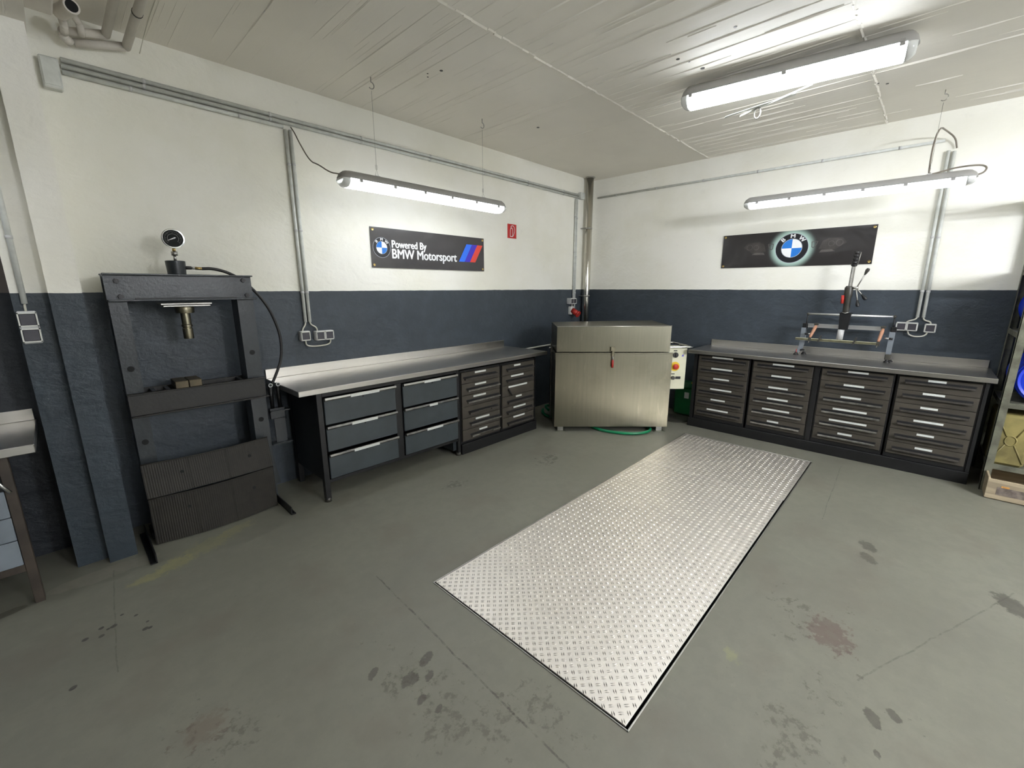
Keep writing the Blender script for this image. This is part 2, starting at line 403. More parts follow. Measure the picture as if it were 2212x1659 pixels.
M_BOXW = mat('cream_enamel', (214, 212, 186), 0.4, 0.0, 0.06)
M_BLUE = mat('blue_plastic', (22, 52, 190), 0.3, 0.0, 0.1, 4)
M_WOOD = mat('pale_wood', (176, 128, 100), 0.55, 0.0, 0.15, 20, 0.1, 60)
M_CRATE = mat('crate_wood', (150, 136, 112), 0.75, 0.0, 0.25, 3, 0.3, 25, stretch=(3, 1, 14))
M_CRATEPR = mat('crate_faded_print', (100, 90, 82), 0.8, 0.0, 0.35, 26)
M_CRATEOR = mat('crate_orange_print', (196, 140, 70), 0.8, 0.0, 0.3, 26)
M_RACK = mat('galvanised_rack', (112, 112, 98), 0.55, 0.6, 0.3, 14, 0.1, 30)
M_CAN = mat('olive_can', (118, 108, 62), 0.6, 0.0, 0.35, 5, 0.2, 20)
M_PIPEW = mat('painted_pipe', (206, 200, 190), 0.5, 0.0, 0.08, 6, 0.15, 30)
M_TOOLG = mat('tool_grey', (118, 124, 130), 0.4, 0.0, 0.1)
M_TOOLD = mat('tool_dark', (58, 56, 50), 0.4, 0.0, 0.2, 12)
M_RAIL = mat('yellow_zinc_rail', (206, 203, 172), 0.3, 1.0, 0.15, 20)
M_TEAL = mat('blue_tool', (50, 98, 122), 0.45, 0.0, 0.15)
def paper_mat():
    m = bpy.data.materials.new('label_paper'); m.use_nodes = True; N = NT(m)
    n = N.noise(1.0, N.coord((420, 420, 190)), 3, 0.7)
    N.link(N.mix(N.math('MULTIPLY', N.ramp(n, 0.5, 0.62), 0.22), col4((214, 216, 210)), col4((90, 90, 92))), N.b.inputs['Base Color'])
    N.b.inputs['Roughness'].default_value = 0.45
    return m
M_PAPER = paper_mat()

# ------------------------------------------------------------------ room shell
PX0, PX1, PY0, PY1 = 1.172, 4.530, 0.546, 1.708      # outer edge of the steel frame in the floor
fl = MB()
for (a, b, c, d) in ((X0, PX0, Y0, YL), (PX1, XR, Y0, YL), (PX0, PX1, Y0, PY0), (PX0, PX1, PY1, YL)):
    fl._add([(a, c, 0), (b, c, 0), (b, d, 0), (a, d, 0)], [(0, 1, 2, 3)])
struct('floor', fl, M_FLOOR)
ce = MB(); ce.box(X0, XR, Y0, YL, ZC, ZC+0.1)
ceiling = struct('ceiling', ce, M_CEIL)
struct('wall_left', MB().box(0.0, XR+0.15, YL, YL+0.15, 0, ZC+0.1), M_WALL)
struct('wall_right', MB().box(XR, XR+0.15, Y0, YL, 0, ZC+0.1), M_WALL)
struct('wall_alcove', MB().box(X0, 0.0, YL, YL+0.15, 0, ZC+0.1), M_ALC)
struct('wall_back', MB().box(X0, XR, Y0-0.15, Y0, 0, ZC+0.1), M_HALL)
struct('wall_far', MB().box(X0-0.15, X0, Y0, YL, 0, ZC+0.1), M_HALL)
# pillar in two steps, and the beam that rests on it
struct('wall_pillar', MB().box(-0.010, 0.113, 3.200, YL, 0, ZC), M_PIL)
struct('wall_pillar_step', MB().box(-0.140, -0.010, 3.275, YL, 0, ZC), M_PIL)
bm_ = MB(); bm_.box(-0.62, 0.118, Y0, YL, 2.745, ZC)
struct('ceiling_beam', bm_, M_CEIL)

# board marks cast into the concrete ceiling: thin fins and steps, far too many to count
rd = MB()
def fin(x, y0, y1, wd, h):
    n = max(1, int((y1-y0)/0.12)); jit = [random.uniform(-0.4, 0.4) for _ in range(n+1)]
    for i in range(n):
        a = y0+(y1-y0)*i/n; b = y0+(y1-y0)*(i+1)/n; w0, w1 = wd*(1+jit[i]), wd*(1+jit[i+1])
        h0, h1 = h*(1+jit[i])*math.sin(PI*(i+.15)/(n+.3))**.5, h*(1+jit[i+1])*math.sin(PI*(i+1.15)/(n+.3))**.5
        w0 *= .4+.6*h0/h; w1 *= .4+.6*h1/h
        rd._add([(x-w0, a, ZC+.001), (x+w0, a, ZC+.001), (x+w1, b, ZC+.001), (x-w1, b, ZC+.001), (x, a, ZC-h0), (x, b, ZC-h1)],
                [(0, 4, 5, 3), (4, 1, 2, 5), (0, 1, 4), (2, 3, 5)])
for x in (0.62, 1.02, 1.63, 1.80, 1.98, 2.40, 2.48, 3.02, 3.72): fin(x, 2.06, YL, 0.004, 0.0045)
for k in range(70):
    x = random.uniform(0.3, 3.2); a = random.uniform(2.06, 3.2); fin(x, a, a+random.uniform(0.15, 0.6), 0.003, 0.002)
x = 1.3
while x < XR-0.1:
    fin(x, 0.52, 2.03, 0.005, 0.0055); x += random.choice((0.13, 0.19, 0.25, 0.33))
for k in range(80):
    x = random.uniform(1.6, XR); a = random.uniform(0.5, 1.9); fin(x, a, min(2.03, a+random.uniform(0.15, 0.7)), 0.004, 0.005)
for k in range(60):
    x = random.uniform(1.0, XR); a = random.uniform(-2.6, 0.4); fin(x, a, min(0.5, a+random.uniform(0.2, 1.2)), 0.004, 0.006)
for yj in (2.045, 0.51):
    n = 90
    for i in range(n):
        a = 0.13+(XR-0.13)*i/n; b = 0.13+(XR-0.13)*(i+1)/n; o = random.uniform(-.006, .006); hh = random.uniform(.003, .008)
        rd._add([(a, yj-.011+o, ZC+.001), (b, yj-.011+o, ZC+.001), (b, yj+.011+o, ZC+.001), (a, yj+.011+o, ZC+.001), (a, yj+o, ZC-hh), (b, yj+o, ZC-hh)],
                [(0, 1, 5, 4), (4, 5, 2, 3), (0, 4, 3), (1, 2, 5)])
o = rd.build('board_ridge', M_CEIL, ceiling); o['kind'] = 'stuff'
# drilled holes and knocked-out spots in the ceiling
hl = MB()
for (x, y, r) in ((2.06, 2.62, .012), (2.02, 2.72, .006), (2.05, 2.76, .006), (3.32, 2.83, .014), (3.02, 1.40, .012), (3.10, 1.36, .008), (3.25, 1.33, .015), (2.9, 1.02, .01), (4.4, .45, .01), (4.35, .5, .01)):
    hl.cyl((x, y, ZC-.002), (x, y, ZC+.01), r, r*.8, 8)
o = hl.build('drill_hole', M_TOOLD, ceiling); o['kind'] = 'stuff'

# ------------------------------------------------------------------ the covered pit
t = thing('floor_frame', (2.85, 1.13, 0), 'thin steel angle frame set into the grey floor around the tread plates', 'frame')
for (a, b, c, d) in ((PX0, PX1, PY0, PY0+.006), (PX0, PX1, PY1-.006, PY1), (PX0, PX0+.006, PY0, PY1), (PX1-.006, PX1, PY0, PY1)):
    MB().box(a, b, c, d, -0.05, 0.004, .0015).build('edge_bar', M_ZINC, t)
MB().box(PX0, PX1, PY0, PY1, -0.06, -0.05).build('pit_ledge', M_BLACK2, t)
PLT = [(PX0+.014, 3.524, PY0+.018, PY1-.009), (3.529, PX1-.007, PY0+.014, PY1-.007)]
LB = ['long tread plate of bright aluminium lying over the pit nearest the camera', 'short tread plate of bright aluminium at the far end of the pit cover']
S = 0.030
for (a, b, c, d), lb in zip(PLT, LB):
    t = thing('tread_plate', ((a+b)/2, (c+d)/2, 0), lb, 'metal plate')
    pm = MB().box(a, b, c, d, -0.004, 0.0025, .001).build('plate', M_PLATE, t)
    tr = MB(); q = math.sqrt(.5)
    rng = int(4.2/S)
    for i in range(-rng, rng):
        for j in range(-rng, rng):
            cx_, cy_ = 2.85+(i*S*q-j*S*q), 1.13+(i*S*q+j*S*q)
            horiz = (i+j) % 2 == 0
            e = .0125-.010
            if not (a+e < cx_ < b-e and c+e < cy_ < d-e): continue
            ux, uy = (q, q) if horiz else (-q, q)
            vx, vy = -uy, ux
            for sgn in (-1, 1):
                ox, oy = cx_+vx*.0042*sgn, cy_+vy*.0042*sgn
                L, W_, H = .0118, .0027, .0042; z = .0024
                tr._add([(ox-ux*L, oy-uy*L, z), (ox-vx*W_, oy-vy*W_, z), (ox+ux*L, oy+uy*L, z), (ox+vx*W_, oy+vy*W_, z),
                         (ox-ux*L*.45, oy-uy*L*.45, z+H*.55), (ox+ux*L*.45, oy+uy*L*.45, z+H*.55)],
                        [(0, 1, 4), (1, 5, 4), (1, 2, 5), (2, 3, 5), (3, 4, 5), (3, 0, 4)])
    o = tr.build('tread_bar', M_TREAD, pm); o['kind'] = 'stuff'

# ------------------------------------------------------------------ conduits, boxes and cables on the walls
def conduit(pts, r, label, m=None, clips=0, n=10, cat='conduit', group=None, name='cable_conduit'):
    P = [Vector(p) for p in pts]
    t = thing(name, P[0], label, cat, group)
    MB().tube(P, r, n).build('pipe', m or M_CONDUIT, t)
    if clips:
        a, b = P[0], P[-1]; d = (b-a).normalized()
        for i in range(clips):
            c = a+(b-a)*((i+.5)/clips)
            MB().cyl(c-d*.008, c+d*.008, r*1.18, n=10).build('clip', M_GREYPL, t)
    return t
yc = YL-.016
conduit([(0.235, yc, 2.752), (5.06, yc, 2.752)], .0125, 'topmost grey conduit running the length of the left wall under the ceiling', clips=7)
conduit([(0.232, yc, 2.722), (5.06, yc, 2.722)], .0125, 'middle grey conduit running the length of the left wall under the ceiling', clips=7)
conduit([(0.232, yc, 2.692), (1.352, yc, 2.692)], .0125, 'lowest short grey conduit on the left wall, ending at the downpipes', clips=2)
conduit([(1.366, yc, 2.675), (1.366, yc, 1.285)], .0125, 'left one of two vertical grey conduits down to the sockets on the left wall', clips=3)
conduit([(1.400, yc, 2.680), (1.400, yc, 1.285)], .0125, 'right one of two vertical grey conduits down to the sockets on the left wall', clips=3)
xc = XR-.016
conduit([(xc, 3.50, 2.752), (xc, 0.10, 2.755)], .0125, 'long horizontal grey conduit under the ceiling on the right wall', clips=6)
conduit([(xc, 0.066, 2.67), (xc, 0.052, 1.285)], .0125, 'left one of two vertical conduits down to the sockets on the right wall', clips=3)
conduit([(xc, 0.030, 2.66), (xc, 0.012, 1.285)], .0125, 'right one of two vertical conduits down to the sockets on the right wall', clips=3)
conduit([(4.985, yc, 2.70), (4.985, yc, 1.345)], .0125, 'leftmost vertical conduit beside the flue down to the red socket', clips=3)
conduit([(5.018, yc, 2.70), (5.018, yc, 1.235)], .0125, 'vertical conduit nearest the flue reaching down behind the red socket', clips=3)
conduit([(3.98, yc, 0.80), (4.75, yc, 0.812)], .011, 'short thin white pipe low on the left wall beside the steel machine', m=M_WHITEPL, name='thin_pipe', cat='pipe')
conduit([(-0.092, 3.262, 2.745), (-0.098, 3.262, 1.475)], .0115, 'pale conduit down the pillar step to the double switch', m=M_CONDUIT, clips=2)
def jbox(loc, s, label, m=None):
    x, y, z = loc; a, b, c = s
    t = thing('junction_box', (x, y, z-c/2), label, 'electrical box')
    MB().box(x-a/2, x+a/2, y-b/2, y+b/2, z-c/2, z+c/2, .006).build('housing', m or M_CONDUIT, t)
    MB().box(x-a*.42, x+a*.42, y-b/2-.004, y-b/2, z-c*.42, z+c*.42, .002).build('cover', m or M_CONDUIT, t)
jbox((5.09, YL-.028, 2.745), (.085, .056, .085), 'small grey junction box at the top of the left wall beside the flue')
jbox((0.185, YL-.03, 2.665), (.075, .06, .15), 'grey junction box where the conduits start by the white pillar')

def socket(axis, c, n, vertical, label, dim=(.078, .05, .078), pitch=.074, name='wall_socket', cat='socket'):
    """axis 'L': on the left wall facing -y; 'R': on the right wall facing -x; 'P': on the pillar"""
    if axis == 'R': X = Matrix(((0, 1, 0, XR), (-1, 0, 0, c[0]), (0, 0, 1, c[1]), (0, 0, 0, 1)))
    else: X = Matrix(((1, 0, 0, c[0]), (0, 1, 0, YL if axis == 'L' else 3.275), (0, 0, 1, c[1]), (0, 0, 0, 1)))
    t = thing(name, X.to_translation(), label, cat)
    w_, d_, h_ = dim
    W = w_ if vertical else w_+pitch*(n-1); H = h_+pitch*(n-1) if vertical else h_
    MB(X).box(-W/2, W/2, -d_, 0, -H/2, H/2, .006).build('housing', M_GREYPL, t)
    for i in range(n):
        o_ = (i-(n-1)/2)*pitch; cx_, cz_ = (0, o_) if vertical else (o_, 0)
        f = MB(X)
        e = .034
        for (a, b, c_, d) in ((-e, e, e-.005, e), (-e, e, -e, -e+.005), (-e, -e+.005, -e, e), (e-.005, e, -e, e)):
            f.box(cx_+a, cx_+b, -d_-.006, -d_, cz_+c_, cz_+d)
        f.build('rim', M_WHITEPL, t)
        MB(X).box(cx_-e+.006, cx_+e-.006, -d_-.005, -d_, cz_-e+.006, cz_+e-.006, .002).build('flap', M_DKPL, t)
    return t
socket('L', (1.345, 1.178), 1, False, 'single socket with dark flap at the left of the two on the left wall')
socket('L', (1.498, 1.172), 2, False, 'double socket with dark flaps above the left worktop')
socket('R', (0.112, 1.200), 2, False, 'double socket with dark flaps on the right wall')
socket('R', (-0.046, 1.194), 1, False, 'single socket with dark flap nearest the rack on the right wall')
socket('P', (-0.100, 1.358), 2, True, 'vertical double switch with dark rockers on the dark pillar', (.070, .022, .084), .079, 'light_switch', 'switch')
socket('L', (4.925, 1.372), 2, False, 'small grey double switch on the left wall above the red socket', (.068, .07, .082), .062, 'light_switch', 'switch')
t = thing('red_socket', (4.935, YL-.05, 1.19), 'red three-phase socket on the left wall behind the steel machine', 'socket')
MB().box(4.90, 4.965, YL-.05, YL, 1.19, 1.30, .006).build('back_box', M_WHITEPL, t)
MB().cyl((4.935, YL-.05, 1.245), (4.945, YL-.13, 1.20), .04, .036, 18).build('socket_barrel', M_RED, t)
MB().cyl((4.945, YL-.125, 1.202), (4.948, YL-.145, 1.19), .045, .045, 18).build('flap', M_RED, t)
conduit([(4.95, YL-.03, 1.335), (4.94, YL-.03, 1.30)], .005, 'short white cable between small switch and red socket', m=M_CABLEW, name='cable', cat='cable')
def cable(pts, r, label, m, cat='cable', sp=2):
    o = MB().tube(pts, r, 7, smooth_path=sp).build('cable', m); tag(o, label, cat); return o
cable([(1.366, yc, 1.29), (1.362, yc, 1.265), (1.340, yc, 1.235), (1.335, yc, 1.212)], .006, 'white cable from the left downpipe into the single socket on left wall', M_CABLEW)
cable([(1.400, yc, 1.29), (1.405, yc, 1.262), (1.445, yc, 1.242), (1.452, yc, 1.210)], .006, 'white cable from the right downpipe into the double socket on left wall', M_CABLEW)
cable([(1.348, yc-.01, 1.140), (1.350, yc-.01, 1.100), (1.40, yc-.01, 1.088), (1.49, yc-.01, 1.088), (1.545, yc-.01, 1.10), (1.55, yc-.01, 1.134)], .006, 'white cable looping under the two sockets on the left wall', M_CABLEW)
cable([(xc, 0.052, 1.29), (xc, 0.062, 1.265), (xc, 0.105, 1.252), (xc, 0.118, 1.238)], .006, 'white cable from the conduits into the double socket on right wall', M_CABLEW)
cable([(xc, 0.012, 1.29), (xc, 0.005, 1.262), (xc, -0.040, 1.250), (xc, -0.044, 1.232)], .006, 'white cable from the conduits into the single socket on right wall', M_CABLEW)
cable([(xc-.01, 0.098, 1.162), (xc-.01, 0.092, 1.13), (xc-.01, 0.05, 1.112), (xc-.01, -0.01, 1.118), (xc-.01, -0.03, 1.14), (xc-.01, -0.032, 1.158)], .006, 'white cable looping under the two sockets on the right wall', M_CABLEW)
cable([(-0.099, 3.262, 1.48), (-0.1, 3.262, 1.46), (-0.1, 3.262, 1.435)], .005, 'thin cable stub between pillar conduit and double switch', M_CABLEW, sp=0)

# ------------------------------------------------------------------ fluorescent lamps
M_T1 = emat('lit_diffuser', (0.95, 1.0, 1.06), TUBE)
M_T2 = emat('lit_diffuser_ceiling', (0.95, 1.0, 1.06), TUBE_CEIL)
M_T3 = emat('rear_fill_tube', (0.96, 1.0, 1.07), FILL_BACK)
M_T4 = emat('lit_diffuser_dim', (0.95, 1.0, 1.06), TUBE_CEIL*.4)
M_T6 = emat('lit_diffuser_right', (0.95, 1.0, 1.06), TUBE*.36)
M_LAMPG = mat('lamp_housing_grey', (150, 148, 144), 0.5, 0.0, 0.06)
def clear_mat():
    m = bpy.data.materials.new('clear_cap'); m.use_nodes = True; N = NT(m)
    N.b.inputs['Base Color'].default_value = (0.92, 0.93, 0.9, 1); N.b.inputs['Roughness'].default_value = 0.15
    N.b.inputs['Transmission Weight'].default_value = 0.25
    N.link(N.math('MULTIPLY_ADD', N.noise(20), 0.1, 0.1), N.b.inputs['Roughness'])
    return m
M_CLEAR = clear_mat()
def stad(L, W, n=8):     # stadium outline, long axis u
    pts = []
    r = W/2
    for i in range(n+1): t_ = -PI/2+PI*i/n; pts.append((L/2-r+r*math.cos(t_), r*math.sin(t_)))
    for i in range(n+1): t_ = PI/2+PI*i/n; pts.append((-L/2+r+r*math.cos(t_), r*math.sin(t_)))
    return pts
def loft(mb, rings, caps=(True, True), smooth=True):
    n = len(rings[0]); o = []
    vs = [p for r in rings for p in r]
    mb._add(vs, [(j*n+i, j*n+(i+1) % n, (j+1)*n+(i+1) % n, (j+1)*n+i) for j in range(len(rings)-1) for i in range(n)], smooth)
    b = len(mb.v)-n*len(rings)
    if caps[0]: mb.f.append([b+i for i in range(n)][::-1]); mb.mi.append(0); mb.sm.append(False)
    if caps[1]: mb.f.append([b+n*(len(rings)-1)+i for i in range(n)]); mb.mi.append(0); mb.sm.append(False)
def batten(a, b, ztop, label, em, group):
    """unseen fill light, shaped as a hanging batten with one thick bare tube"""
    y0, y1 = min(a[1], b[1]), max(a[1], b[1]); x = a[0]
    t = thing('fluorescent_lamp', (x, (y0+y1)/2, ztop-.06), label, 'lamp', group)
    MB().box(x-.03, x+.03, y0, y1, ztop-.04, ztop, .003).build('tray', M_LAMPG, t)
    MB().cyl((x, y0+.02, ztop-.095), (x, y1-.02, ztop-.095), .050, n=16).build('tube', em, t)
    for y in (y0+.01, y1-.01): MB().box(x-.075, x+.075, y-.008, y+.008, ztop-.15, ztop).build('tube_holder', M_LAMPG, t)
    for y in (y0+.3, y1-.3): MB().cyl((x, y, ztop), (x, y, ZC), .002, n=6).build('wire', M_ZINC, t)
def lamp(a, b, ztop, W, label, em, group=None, hang=None, ht=.050, hd=.052, hooks=(), nclip=3):
    """a, b: (x, y) ends; ztop: top of the grey tray"""
    a2, b2 = Vector((a[0], a[1], 0)), Vector((b[0], b[1], 0)); d = (b2-a2); L = d.length; d.normalize(); s = Vector((-d.y, d.x, 0))
    c = (a2+b2)/2
    X = Matrix(((d.x, s.x, 0, c.x), (d.y, s.y, 0, c.y), (0, 0, 1, ztop), (0, 0, 0, 1)))
    t = thing('fluorescent_lamp', (c.x, c.y, ztop-ht-hd), label, 'lamp', group)
    def ring(k, kw, z): return [(u, v, z) for u, v in stad(L*k, W*kw)]
    h = MB(X); loft(h, [ring(.955, .62, 0), ring(.985, .86, -ht*.35), ring(1.0, 1.0, -ht*.85), ring(1.0, 1.0, -ht)][::-1]); h.build('tray', M_LAMPG, t)
    # lit trough with clear ends
    e = .06
    prof = [(-W*.46, -ht), (-W*.43, -ht-hd*.55), (-W*.26, -ht-hd*.93), (0, -ht-hd), (W*.26, -ht-hd*.93), (W*.43, -ht-hd*.55), (W*.46, -ht)]
    g = MB(X); xs = (-L/2+e, L/2-e); n = len(prof)
    g._add([(x_, v, z) for x_ in xs for v, z in prof], [(i, i+1, n+i+1, n+i) for i in range(n-1)] + [tuple(range(n))[::-1], tuple(range(n, 2*n)), (0, n, 2*n-1, n-1)])
    g.build('diffuser', em, t)
    for sgn in (-1, 1):
        g = MB(X); rings = []
        for k in range(5):
            f = k/4*.9; xx = sgn*(L/2-e+.002+(e-.008)*f); sc_ = math.sqrt(max(.05, 1-f*f))
            rings.append([(xx, v*(.55+.45*sc_), -ht+(z+ht)*(.35+.65*sc_)) for v, z in prof])
        loft(g, rings if sgn > 0 else rings[::-1]); g.build('end_cap', M_CLEAR, t)
    for i in range(nclip):
        u = -L/2+L*(i+.5)/nclip if nclip > 3 else -L/2+.08+(L-.16)*i/(nclip-1)
        for sd in (-1, 1):
            MB(X).box(u-.012, u+.012, sd*W*.47-.004, sd*W*.47+.006*sd+.004, -ht-.018, -ht+.018, .002).build('clip', M_LAMPG, t)
    for u, mode in hooks:       # u along the lamp
        p = X @ Vector((u, 0, 0))
        MB().box(p.x-.02, p.x+.02, p.y-.015, p.y+.015, p.z-.004, p.z+.012, .002).build('bracket', M_GREYPL, t)
        g = MB(); top = ZC
        g.tube([(p.x-.014, p.y, p.z+.012), (p.x, p.y, p.z+.055), (p.x+.014, p.y, p.z+.012)], .0012, 5)
        g.tube([(p.x, p.y, p.z+.05), (p.x, p.y, top-.085)], .0013, 5); g.build('wire', M_ZINC, t)
        g = MB(); g.tube([(p.x+.006, p.y, p.z+.055), (p.x+.006, p.y, p.z+.085), (p.x-.006, p.y, p.z+.085), (p.x-.006, p.y, p.z+.055)], .0022, 6, closed=True).build('link', M_WHITEPL, t)
        g = MB(); R_ = .022; pts = [(p.x, p.y, top), (p.x, p.y, top-.03)]
        for k in range(9):
            an = PI/2+k*PI*1.25/8; pts.append((p.x+R_*math.cos(an)*s.y*-1*1 if abs(s.y) > .5 else p.x, p.y+(0 if abs(s.y) > .5 else R_*math.cos(an)), top-.052+R_*math.sin(an)))
        g.tube(pts, .0035, 6); g.build('ceiling_hook', M_ZINC, t)
    return t, X
L1, X1 = lamp((1.478, 3.05), (3.085, 3.05), 2.335, .150, 'long fluorescent lamp hanging on wires in front of the left wall', M_T1, hooks=((-.506, 0), (.545, 0)), nclip=6)
MB().tube([(1.405, YL-.02, 2.70), (1.415, YL-.05, 2.66), (1.40, 3.45, 2.58), (1.405, 3.30, 2.42), (1.41, 3.18, 2.38), (1.44, 3.08, 2.318), (1.49, 3.05, 2.312)], .0045, 7, smooth_path=2).build('power_cable', M_CABLE, L1)
L2, X2 = lamp((4.83, 1.452), (4.83, -0.128), 2.395, .150, 'long fluorescent lamp hanging in front of the right wall', M_T6, hooks=((.52, 0),), nclip=6)
MB().tube([(xc, 0.02, 2.68), (xc-.02, 0.04, 2.76), (xc-.12, 0.10, 2.80), (5.0, 0.14, 2.78), (4.87, 0.155, 2.62), (4.84, 0.15, 2.45), (4.83, 0.145, 2.40), (4.83, 0.08, 2.41), (4.84, 0.0, 2.43), (4.85, -.12, 2.43), (4.86, -.165, 2.41), (4.84, -.155, 2.37), (4.83, -.11, 2.355)], .006, 7, smooth_path=2).build('power_cable', M_CABLE, L2)
L3, X3 = lamp((3.400, 1.525), (3.570, 0.250), 2.945, .165, 'fluorescent lamp mounted on the ceiling above the tread plates', M_T2, nclip=3, ht=.065, hd=.07)
st = thing('strap_hook', (3.50, 1.05, 2.76), 'loose white straps and a ring dangling from the ceiling lamp', 'strap')
MB().hexa([(3.50, 1.24, 2.735), (3.535, 1.26, 2.735), (3.60, .84, 2.79), (3.565, .83, 2.79), (3.50, 1.24, 2.737), (3.535, 1.26, 2.737), (3.60, .84, 2.792), (3.565, .83, 2.792)]).build('strap', M_WHITEPL, st)
MB().hexa([(3.57, 1.16, 2.735), (3.582, 1.17, 2.735), (3.54, .74, 2.80), (3.528, .735, 2.80), (3.57, 1.16, 2.745), (3.582, 1.17, 2.745), (3.54, .74, 2.81), (3.528, .735, 2.81)]).build('strap', M_WHITEPL, st)
MB().tube([(3.56, 1.05+.02*math.cos(k*PI/6), 2.725+.035*math.sin(k*PI/6)) for k in range(12)], .005, 6, closed=True).build('ring', M_ZINC, st)
g2 = 'unseen fill battens added behind the viewpoint'  # added out of view to raise the general light level
for a, b, z_, lb in (((2.0, -2.6), (2.0, -4.1), 2.62, 'higher of the added fill battens behind the viewpoint, nearest it'), ((2.3, -4.2), (2.3, -5.4), 2.25, 'lower added fill batten far behind the viewpoint on the right'),
                     ((1.0, -4.0), (1.0, -5.4), 2.50, 'added fill batten behind the viewpoint near the back wall')):
    batten(a, b, z_, lb, M_T3, g2)
lamp((-1.98, 3.0), (-.36, 3.0), 2.335, .150, 'fluorescent lamp over the alcove bench beyond the left edge', M_T1, hooks=((-.5, 0), (.5, 0)), nclip=6)
lamp((1.32, 1.50), (1.32, 0.22), 2.945, .165, 'fluorescent lamp on the ceiling just above the frame', M_T4, nclip=3, ht=.065, hd=.07)
lamp((3.5, -1.6), (3.5, -2.9), 2.945, .165, 'added unseen fill lamp on the ceiling right behind the viewpoint', M_T4, nclip=3, ht=.065, hd=.07)  # extra fill light, out of view, added for brightness
# surface conduit feeding the ceiling lamp
conduit([(3.66, 0.22, 2.972), (4.95, -0.62, 2.972)], .011, 'grey cable conduit on the ceiling leading right from the ceiling lamp', m=M_CEIL, clips=3) if False else None

# ------------------------------------------------------------------ pipes and vent stub in the top left corner
def bent(pts, r, n=14):
    g = MB()
    for a, b in zip(pts[:-1], pts[1:]): g.cyl(a, b, r, n=n)
    for p in pts[1:-1]: g.sphere(p, r*1.0, n, 8)
    return g
t = thing('heating_pipe', (0.50, 3.52, 2.86), 'white painted pipe on the ceiling, outer one, bending along the left wall', 'pipe')
bent([(0.545, 1.2, 2.945), (0.520, 3.535, 2.895), (0.300, 3.545, 2.842)], .0215).build('pipe', M_PIPEW, t)
MB().cyl((0.5245, 3.10, 2.904), (0.5244, 3.108, 2.904), .0235, n=14).build('clamp', M_TOOLD, t)
t = thing('heating_pipe', (0.44, 3.44, 2.90), 'white painted pipe on the ceiling, inner one, bending towards the pillar', 'pipe')
bent([(0.455, 1.2, 2.95), (0.432, 3.48, 2.905), (0.262, 3.50, 2.868), (0.262, 3.50, 2.84), (0.285, 3.52, 2.828)], .0205).build('pipe', M_PIPEW, t)
t = thing('vent_stub', (0.27, 3.2, 2.85), 'round white pipe stub with a dark open mouth by the pillar top', 'pipe')
g = MB(); g.lathe([(.022, .02), (.024, .0), (.031, 0), (.033, .008), (.033, .16), (.022, .16)], (.288, 3.19, 2.872), (-.22, 1, .12), 22); g.build('sleeve', M_PIPEW, t)
MB().cyl((.2882, 3.188, 2.872), (.285, 3.20, 2.873), .024, n=20).build('bore', M_BLACK2, t)
t = thing('pipe_elbow', (.262, 3.40, 2.82), 'left short white pipe elbow under the vent stub', 'pipe')
bent([(.258, 3.39, 2.905), (.262, 3.40, 2.855), (.264, 3.47, 2.850)], .0165).build('pipe', M_PIPEW, t)
t = thing('pipe_elbow', (.325, 3.40, 2.85), 'right short white pipe elbow under the vent stub', 'pipe')
bent([(.305, 3.39, 2.915), (.325, 3.41, 2.890), (.332, 3.47, 2.862)], .0155).build('pipe', M_PIPEW, t)
o = MB().box(.119, .215, 2.6, 3.20, 2.805, 2.95, .006).build('pipe_casing', M_PIPEW); tag(o, 'boxy white casing on the beam beside the round vent stub', 'casing')
cable([(0.60, 2.6, 2.975), (0.60, 3.2, 2.972), (0.60, 3.45, 2.96), (0.585, YL-.01, 2.90)], .0022, 'thin pale cable on the ceiling beside the white pipes', M_CABLEW, sp=1)

# ------------------------------------------------------------------ flue
t = thing('flue_pipe', (5.2, 3.51, 0), 'shiny steel flue pipe rising from behind the machine to the ceiling', 'flue pipe')
MB().cyl((5.20, 3.51, 0.05), (5.20, 3.51, ZC-.002), .048, n=28).build('pipe', M_FLUE, t)
MB().cyl((5.20, 3.51, ZC-.012), (5.20, 3.51, ZC-.001), .066, n=28).build('collar', M_ZINC, t)
for z in (2.34, 1.44):
    MB().cyl((5.20, 3.51, z-.010), (5.20, 3.51, z+.010), .0505, n=28).build('clamp_band', M_ZINC, t)
    MB().box(5.13, 5.152, 3.50, YL, z-.006, z+.006).build('clamp_arm', M_ZINC, t)

